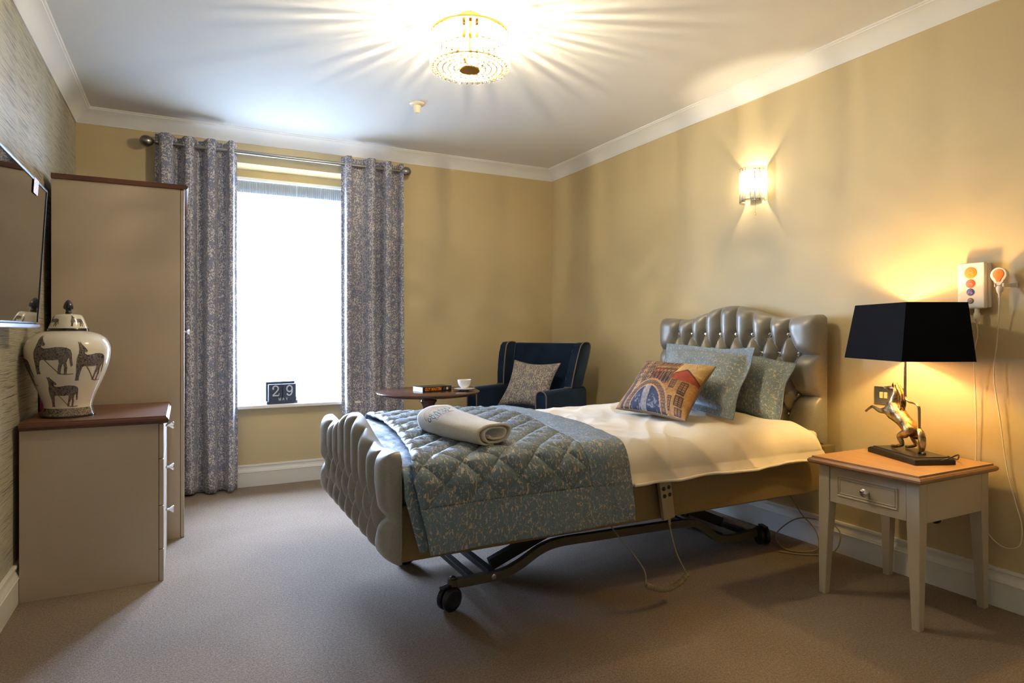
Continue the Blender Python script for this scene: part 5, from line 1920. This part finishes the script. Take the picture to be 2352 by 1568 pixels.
# teardrop body, normal along -x
outl = []
for a in np.linspace(-60, 240, 30):
    outl.append((0.030 * math.cos(math.radians(a)), 0.018 + 0.030 * math.sin(math.radians(a))))
outl += [(-0.009, -0.026), (0.009, -0.026)]
prism('body', [(a, b + 0.01) for a, b in outl], 'x', -0.058, -0.036, 'cream_plastic', pr, bevel=0.003, smooth=True)
prism('button', [(a * 0.68, 0.012 + b * 0.70 + 0.006) for a, b in outl], 'x', -0.060, -0.0575, 'orange_button', pr, bevel=0.001, smooth=True)
lathe('neck', [(0.012, 0), (0.013, -0.012), (0.010, -0.026), (0.005, -0.034), (0.004, -0.05), (0.002, -0.052)], 'cream_plastic', pr, 14, loc=(-0.047, 0, -0.017))
bm = bmesh.new()
bm_box(bm, (-0.062, 0.008, -0.022), (-0.030, 0.014, -0.006), 0.002, 1)
bm_box(bm, (-0.036, -0.016, -0.022), (-0.030, 0.014, -0.006), 0.002, 1)
bm_box(bm, (-0.060, -0.022, -0.022), (-0.0005, -0.015, -0.006), 0.002, 1)
bm_box(bm, (-0.008, -0.045, -0.026), (-0.0005, -0.015, -0.002), 0.003, 1)
link('wall_clip', finish(bm, 'wall_clip'), 'cream_plastic', pr)

XW = 2.985
cl = tube('cord', [(XR - 0.032, 1.500, 1.180), (XR - 0.032, 1.498, 1.13), (XR - 0.034, 1.510, 1.05), (XR - 0.022, 1.512, 0.9), (XR - 0.016, 1.510, 0.75), (XR - 0.014, 1.512, 0.6), (XR - 0.014, 1.51, 0.44), (XR - 0.014, 1.50, 0.36), (XR - 0.014, 1.47, 0.30), (XR - 0.014, 1.43, 0.262), (XR - 0.014, 1.39, 0.255), (XR - 0.014, 1.352, 0.28), (XR - 0.014, 1.345, 0.36), (XR - 0.014, 1.37, 0.46), (XR - 0.014, 1.40, 0.60), (XR - 0.018, 1.42, 0.78), (XR - 0.022, 1.438, 0.92), (XR - 0.022, 1.440, 1.0), (XR - 0.030, 1.425, 1.12), (XR - 0.047, 1.408, 1.28), (XR - 0.047, 1.408, 1.288)], 0.0024, 'cream_plastic', None, 6, 10)
cl.parent = cp
cl.location = -Vector(cp.location)

# ------------------------------------------------------------------ ceiling light
LX, LY = 1.19, 2.745
cf = thing('ceiling_light', 'round crystal ceiling light glowing in the middle of ceiling', 'ceiling light', (LX, LY, 0))
ZT, ZBt, RL = 2.540, 2.372, 0.180
lathe('canopy', [(0.055, ZC - 0.0005), (0.055, ZC - 0.02), (0.018, ZC - 0.03), (0.014, ZC - 0.075)], 'brass', cf, 28)
lathe('top_plate', [(0.05, ZT + 0.008), (0.05, ZT + 0.004), (0.01, ZT + 0.003)], 'brass', cf, 28)
bm = bmesh.new()
for k in range(3):
    a = 2 * PI * k / 3
    bm_tube(bm, [(0, 0, ZT + 0.006), (RL * math.cos(a), RL * math.sin(a), ZT + 0.002)], 0.003, 6)
link('spoke', finish(bm, 'spoke'), 'brass', cf)


def hoop(name, r, z, h_, t, mat, parent):
    bm = bmesh.new()
    seg = 64
    rr = []
    for (q, zz) in ((r, z), (r, z + h_), (r - t, z + h_), (r - t, z)):
        rr.append([bm.verts.new((q * math.cos(2 * PI * i / seg), q * math.sin(2 * PI * i / seg), zz)) for i in range(seg)])
    for k in range(4):
        a, b = rr[k], rr[(k + 1) % 4]
        for i in range(seg):
            j = (i + 1) % seg
            bm.faces.new((a[i], a[j], b[j], b[i]))
    return link(name, finish(bm, name), mat, parent)


hoop('upper_ring', RL + 0.004, ZT - 0.004, 0.010, 0.010, 'brass', cf)
hoop('lower_ring', RL - 0.006, ZBt + 0.012, 0.004, 0.006, 'brass', cf)
# bevelled crystal bar, two tiers
bm = bmesh.new()
pr_ = [(-0.008, 0.004), (0, 0.0065), (0.008, 0.004), (0.008, -0.002), (0, -0.0045), (-0.008, -0.002)]
HB = 0.078
ringz = []
for z, k in ((0, 0.6), (0.004, 1), (HB - 0.004, 1), (HB, 0.6)):
    ringz.append([bm.verts.new((b * k, a * k, z)) for a, b in pr_])
for a, b in zip(ringz, ringz[1:]):
    for i in range(6):
        j = (i + 1) % 6
        bm.faces.new((a[i], a[j], b[j], b[i]))
bm.faces.new(ringz[0][::-1]); bm.faces.new(ringz[-1])
bar_me = finish(bm, 'crystal_bar')
bar_me.materials.append(MATS['crystal'])
NB = 40
for tier in range(2):
    for i in range(NB):
        a = 2 * PI * (i + 0.5 * tier * 0) / NB
        o = link('crystal_bar', bar_me, None, cf)
        o.location = ((RL) * math.cos(a), RL * math.sin(a), ZT - 0.006 - (tier + 1) * (HB + 0.002))
        o.rotation_euler = (0, 0, a)
# flat rings of crystals beneath
bm = bmesh.new()
dm = [(0.0, 0.0, -0.008)] + [(math.cos(k * PI / 3) * 0.011, math.sin(k * PI / 3) * 0.0075, 0) for k in range(6)] + [(0, 0, 0.005)]
vsd = [bm.verts.new(p) for p in dm]
for k in range(6):
    a, b = 1 + k, 1 + (k + 1) % 6
    bm.faces.new((vsd[0], vsd[b], vsd[a])); bm.faces.new((vsd[7], vsd[a], vsd[b]))
drop_me = finish(bm, 'crystal_drop'); drop_me.materials.append(MATS['crystal'])
for r_, n_ in ((0.062, 16), (0.088, 24), (0.114, 30), (0.140, 38), (0.165, 44)):
    for i in range(n_):
        a = 2 * PI * i / n_
        o = link('crystal_drop', drop_me, None, cf)
        o.location = (r_ * math.cos(a), r_ * math.sin(a), ZBt + 0.006)
        o.rotation_euler = (0, 0, a)
for r_ in (0.075, 0.101, 0.127, 0.153):
    hoop('wire_ring', r_ + 0.001, ZBt + 0.007, 0.002, 0.002, 'brass', cf)
lathe('centre_disc', [(0.002, ZBt - 0.004), (0.047, ZBt - 0.003), (0.049, ZBt + 0.003), (0.047, ZBt + 0.006), (0.002, ZBt + 0.006)], 'brass', cf, 36)
lathe('centre_rod', [(0.004, ZBt + 0.0065), (0.004, ZT + 0.002)], 'brass', cf, 10)
for k in range(4):
    a = PI / 4 + k * PI / 2
    bx3, by3 = 0.060 * math.cos(a), 0.060 * math.sin(a)
    lathe('bulb', [(0.006, 0), (0.009, 0.006), (0.013, 0.016), (0.012, 0.026), (0.006, 0.036), (0.001, 0.044)], 'bulb_glow', cf, 12, loc=(bx3, by3, ZBt + 0.042))
    light('bulb_light', 'POINT', (bx3, by3, ZBt + 0.066), 8.5, (1.0, 0.84, 0.53), 0.005, parent=cf)
    lathe('candle_holder', [(0.006, -0.03), (0.010, -0.028), (0.009, 0)], 'brass', cf, 12, loc=(bx3, by3, ZBt + 0.0415))


# smoke detector
sd = thing('heat_detector', 'small white heat detector on ceiling beyond the crystal light', 'detector', (1.34, 3.95, ZC))
lathe('base', [(0.001, -0.0005), (0.050, -0.0005), (0.050, -0.006), (0.044, -0.012), (0.032, -0.016), (0.001, -0.016)], 'cream_plastic', sd, 32)
hd = lathe('head', [(0.027, -0.0165), (0.026, -0.028), (0.024, -0.040), (0.021, -0.055), (0.018, -0.062), (0.002, -0.064)], 'cream_plastic', sd, 28)
for k in range(12):
    a = 2 * PI * k / 12
    box('vent_slot', (0.0228, -0.0020, -0.053), (0.0238, 0.0020, -0.036), 'detector_dark', hd, 0, M=Matrix.Rotation(a, 4, 'Z') @ Matrix.Rotation(math.radians(9), 4, 'Y') @ Matrix.Translation((-0.0058, 0, 0)))

# ------------------------------------------------------------------ crystal wall sconce
SZ, SY = 2.012, 2.705
sn = thing('wall_sconce', 'crystal bar half-round wall light glowing above the headboard', 'wall light', (XR, SY, SZ))
box('back_plate', (-0.012, -0.035, -0.08), (-0.0005, 0.035, 0.08), 'chrome', sn, 0.003)
for z in (-0.088, 0.086):
    bm = bmesh.new()
    pts = [(-0.012 - 0.078 * math.sin(a), 0.074 * math.cos(a), z) for a in np.linspace(0, PI, 20)]
    bm_tube(bm, pts, 0, flat=(0.004, 0.006))
    link('half_ring', finish(bm, 'half_ring'), 'chrome', sn)
bm = bmesh.new()
HB2 = 0.205
ringz = []
for z, k in ((-HB2 / 2, 0.6), (-HB2 / 2 + 0.005, 1), (HB2 / 2 - 0.005, 1), (HB2 / 2, 0.6)):
    ringz.append([bm.verts.new((b * 0.95 * k, a * 1.3 * k, z)) for a, b in pr_])
for a, b in zip(ringz, ringz[1:]):
    for i in range(6):
        j = (i + 1) % 6
        bm.faces.new((a[i], a[j], b[j], b[i]))
bm.faces.new(ringz[0][::-1]); bm.faces.new(ringz[-1])
bar2 = finish(bm, 'crystal_bar'); bar2.materials.append(MATS['crystal'])
for k in range(11):
    a = PI * k / 10
    o = link('crystal_bar', bar2, None, sn)
    o.location = (-0.014 - 0.082 * math.sin(a), 0.078 * math.cos(a), 0)
    o.rotation_euler = (0, 0, math.atan2(math.cos(a), -math.sin(a)))
lathe('bulb', [(0.008, 0), (0.011, 0.008), (0.018, 0.02), (0.018, 0.03), (0.01, 0.045), (0.001, 0.052)], 'sconce_glow', sn, 14, loc=(-0.048, 0, -0.010))
lathe('bulb_holder', [(0.010, -0.05), (0.014, -0.046), (0.012, 0.0)], 'chrome', sn, 14, loc=(-0.048, 0, -0.0105))
bm = bmesh.new()
bm_tube(bm, [(-0.040, -0.03, -0.09), (-0.040, -0.03, -0.165)], 0.0007, 4)
bm_lathe(bm, [(0.001, 0.004), (0.003, 0.0), (0.004, -0.01), (0.001, -0.012)], 8, M=Matrix.Translation((-0.040, -0.03, -0.168)))
link('pull_cord', finish(bm, 'pull_cord'), 'brass', sn)
light('sconce_light', 'POINT', (-0.048, 0, 0.015), 3.4, (1.0, 0.84, 0.55), 0.012, parent=sn)

# ------------------------------------------------------------------ round table, book, cup
TXc, TYc, TZ = 1.567, 4.366, 0.716
tt_ = thing('side_table', 'round mahogany pedestal table beside right curtain and armchair', 'table', (TXc, TYc, 0))
lathe('table_top', [(0.10, TZ - 0.034), (0.31, TZ - 0.030), (0.345, TZ - 0.022), (0.366, TZ - 0.014), (0.372, TZ - 0.008), (0.371, TZ - 0.003), (0.365, TZ), (0.001, TZ)], 'mahogany', tt_, 72)
lathe('pedestal', [(0.062, TZ - 0.035), (0.060, TZ - 0.05), (0.048, TZ - 0.055), (0.060, TZ - 0.062), (0.062, TZ - 0.075), (0.05, TZ - 0.088), (0.038, TZ - 0.12), (0.034, TZ - 0.20), (0.040, TZ - 0.32), (0.052, TZ - 0.42), (0.056, TZ - 0.47), (0.040, TZ - 0.50), (0.052, TZ - 0.52), (0.050, 0.13), (0.03, 0.10)][::-1], 'mahogany', tt_, 32)
for k in range(3):
    a = 0.5 + 2 * PI * k / 3
    c_, s__ = math.cos(a), math.sin(a)
    pts = [(c_ * r, s__ * r, z) for r, z in ((0.04, 0.16), (0.12, 0.15), (0.20, 0.09), (0.27, 0.035), (0.32, 0.022))]
    bm = bmesh.new(); bm_tube(bm, catmull(pts, 6), 0, flat=(0.04, 0.04))
    link('leg', finish(bm, 'leg'), 'mahogany', tt_)

# book with spine to the camera
b2 = thing('paperback', 'black paperback with orange spine lettering on round table', 'book', (1.606, 4.287, TZ + 0.0005), 0)
bwid, bdep, bth = 0.245, 0.135, 0.036
box('cover', (-bwid / 2, 0.0, 0), (bwid / 2, 0.0016, bth), 'book_black', b2, 0.0005)
box('cover', (-bwid / 2, 0.0017, bth - 0.0012), (bwid / 2, bdep, bth), 'book_black', b2, 0)
box('cover', (-bwid / 2, 0.0017, 0), (bwid / 2, bdep, 0.0012), 'book_black', b2, 0)
box('pages', (-bwid / 2 + 0.002, 0.0017, 0.0013), (bwid / 2 - 0.002, bdep - 0.003, bth - 0.0013), 'page_paper', b2, 0)
b2.rotation_euler = (0, 0, math.radians(12.8))
font_text('spine_lettering', 'GUY MARTIN', frame_M((-0.036, -0.0003, bth / 2), (1, 0, 0), (0, 0, 1)), 0.032, 'orange_print', b2, 0.0011, 0.0003, 0.12, 0.72)
font_text('spine_lettering', 'X', frame_M((0.058, -0.0003, bth / 2), (1, 0, 0), (0, 0, 1)), 0.024, 'grey_print', b2, 0.0005, 0.0003, 0, 0.8)
lathe('spine_portrait', [(0.010, 0), (0.010, 0.0004), (0.001, 0.0005)], 'cream_print', b2, 12, M=Matrix.Translation((0.085, -0.0001, bth / 2)) @ Matrix.Rotation(PI / 2, 4, 'X'))

cu = thing('teacup', 'plain white tea cup on round table beside the paperback', 'cup', (1.805, 4.262, TZ + 0.016))
lathe('cup_body', [(0.020, 0.0), (0.022, 0.002), (0.022, 0.006), (0.034, 0.014), (0.044, 0.030), (0.049, 0.050), (0.0505, 0.064), (0.049, 0.064), (0.047, 0.048), (0.040, 0.028), (0.028, 0.014), (0.002, 0.010)], 'porcelain', cu, 40)
tube('handle', [(0.048, 0, 0.052), (0.066, 0, 0.054), (0.072, 0, 0.040), (0.062, 0, 0.026), (0.043, 0, 0.022)], 0.0035, 'porcelain', cu, 8, 6).rotation_euler = (0, 0, math.radians(75))
sa = lathe('saucer', [(0.032, 0.0), (0.034, 0.003), (0.055, 0.007), (0.074, 0.014), (0.077, 0.016), (0.074, 0.0165), (0.05, 0.010), (0.03, 0.007), (0.002, 0.007)], 'porcelain', None, 44, loc=(1.805, 4.262, TZ + 0.0005))
tag(sa, 'white saucer under the tea cup on the round table', 'saucer')

# ------------------------------------------------------------------ wingback armchair
th_c = math.atan2(-0.888, 0.46)
ac = thing('armchair', 'navy velvet wingback armchair with tan piping in far corner', 'armchair', (2.36, 4.335, 0), th_c)
# local x: towards the camera-right side, y: to the back
HW = 0.36


def rounded_box(name, lo, hi, mat, parent, bev, M=None):
    return box(name, lo, hi, mat, parent, bev, 5, M, True)


rounded_box('seat_base', (-HW + 0.095, -0.27, 0.16), (HW - 0.095, 0.34, 0.42), 'navy_velvet', ac, 0.01)
rounded_box('seat_cushion', (-HW + 0.092, -0.29, 0.425), (HW - 0.092, 0.26, 0.550), 'navy_velvet', ac, 0.04)
Mb = Matrix.Translation((0, 0.175, 0.44)) @ Matrix.Rotation(math.radians(-11), 4, 'X')
rounded_box('backrest', (-HW + 0.050, -0.02, 0.0), (HW - 0.050, 0.07, 0.625), 'navy_velvet', ac, 0.03, Mb)
for sx in (-1, 1):
    # arm: stadium-topped front panel extruded back
    xo = sx * (HW - 0.045)
    hw_ = 0.045
    prof = [(xo - hw_, 0.14), (xo + hw_, 0.14), (xo + hw_, 0.675)]
    prof += [(xo + hw_ * math.cos(a), 0.675 + hw_ * math.sin(a)) for a in np.linspace(0, PI, 12)[1:]]
    am = prism('arm', prof, 'y', -0.285, 0.30, 'navy_velvet', ac, smooth=True)
    pts = [(xo + hw_, -0.286, 0.2), (xo + hw_, -0.286, 0.5), (xo + hw_, -0.286, 0.675)] + [(xo + hw_ * math.cos(a), -0.286, 0.675 + hw_ * math.sin(a)) for a in np.linspace(0, PI, 12)[1:]] + [(xo - hw_, -0.286, 0.5), (xo - hw_, -0.286, 0.2)]
    tube('piping', pts, 0.0052, 'piping_tan', am, 6, 0)
    # wing: side profile in (y,z), thickness in x
    wp = [(0.085, 0.715), (0.10, 0.80), (0.125, 0.90), (0.150, 0.98), (0.172, 1.03), (0.205, 1.056), (0.25, 1.062), (0.30, 1.054), (0.325, 1.03), (0.325, 0.98), (0.30, 0.88), (0.275, 0.79), (0.255, 0.715)]
    wpc = wp
    x_in = sx * (HW - 0.075); x_out = sx * (HW - 0.01)
    wg = prism('wing', wpc, 'x', min(x_in, x_out), max(x_in, x_out), 'navy_velvet', ac, bevel=0.006, smooth=True)
    xx = x_in if sx < 0 else x_out
    tube('piping', [(xx, a - 0.001, b) for a, b in wp], 0.0048, 'piping_tan', wg, 6, 4)
    tube('piping', [(x_in, 0.083, 0.720), (x_out, 0.083, 0.720)], 0.0048, 'piping_tan', wg, 6, 1)
    for o_ in [wg] + list(wg.children):      # the wings splay outwards towards the top
        for v_ in o_.data.vertices:
            v_.co.x += sx * 0.10 * max(0.0, v_.co.z - 0.715)
for sx, sy in ((-1, -1), (1, -1), (-1, 1), (1, 1)):
    bm = bmesh.new()
    bm_lathe(bm, [(0.014, 0), (0.02, 0.02), (0.024, 0.139)], 14, M=Matrix.Translation((sx * 0.28, sy * 0.24 + 0.02, 0)))
    link('leg', finish(bm, 'leg', True), 'mahogany', ac)

cdr = (2.300, 4.262)
c_cush = [(2.150, 4.440, 0.556), (2.400, 4.105, 0.556), (2.600, 4.172, 0.895), (2.335, 4.452, 0.915)]
pillow('cushion', 'square leaf print cushion propped in the navy armchair', 'cushion', [(2.183, 4.475, 0.568), (2.400, 4.095, 0.568), (2.560, 4.165, 0.900), (2.345, 4.505, 0.915)], 0.11, 'cushion_fabric', None, 0, seedv=0.35, piping=0.005, pinch=0.15, wr_amt=0.004)

# ------------------------------------------------------------------ wooden block calendar
ca = thing('block_calendar', 'dark wooden block calendar showing 29 MAY on window sill', 'calendar', (0.648, 5.052, WZ0 + 0.0295), math.radians(6))
box('tray', (-0.112, -0.032, 0), (0.112, 0.030, 0.020), 'calendar_wood', ca, 0.002)
box('back_board', (-0.108, 0.0155, 0.0205), (0.100, 0.030, 0.163), 'calendar_wood', ca, 0.002)
mb = box('month_block', (-0.098, -0.028, 0.0205), (0.102, 0.015, 0.048), 'calendar_wood', ca, 0.001)
for k, (x0, ch_) in enumerate(((-0.098, '2'), (0.003, '9'))):
    nb = box('number_block', (x0, -0.028, 0.0485), (x0 + 0.097, 0.015, 0.146), 'calendar_wood', ca, 0.002)
    glyph_text('numeral', ch_, frame_M((x0 + 0.050, -0.0283, 0.097), (1, 0, 0), (0, 0, 1)), 0.078, 'calendar_ink', nb, widths=1.05)
glyph_text('month_lettering', 'MAY', frame_M((0.006, -0.0283, 0.0345), (1, 0, 0), (0, 0, 1)), 0.021, 'calendar_ink', mb, gap=0.35, widths=1.0)
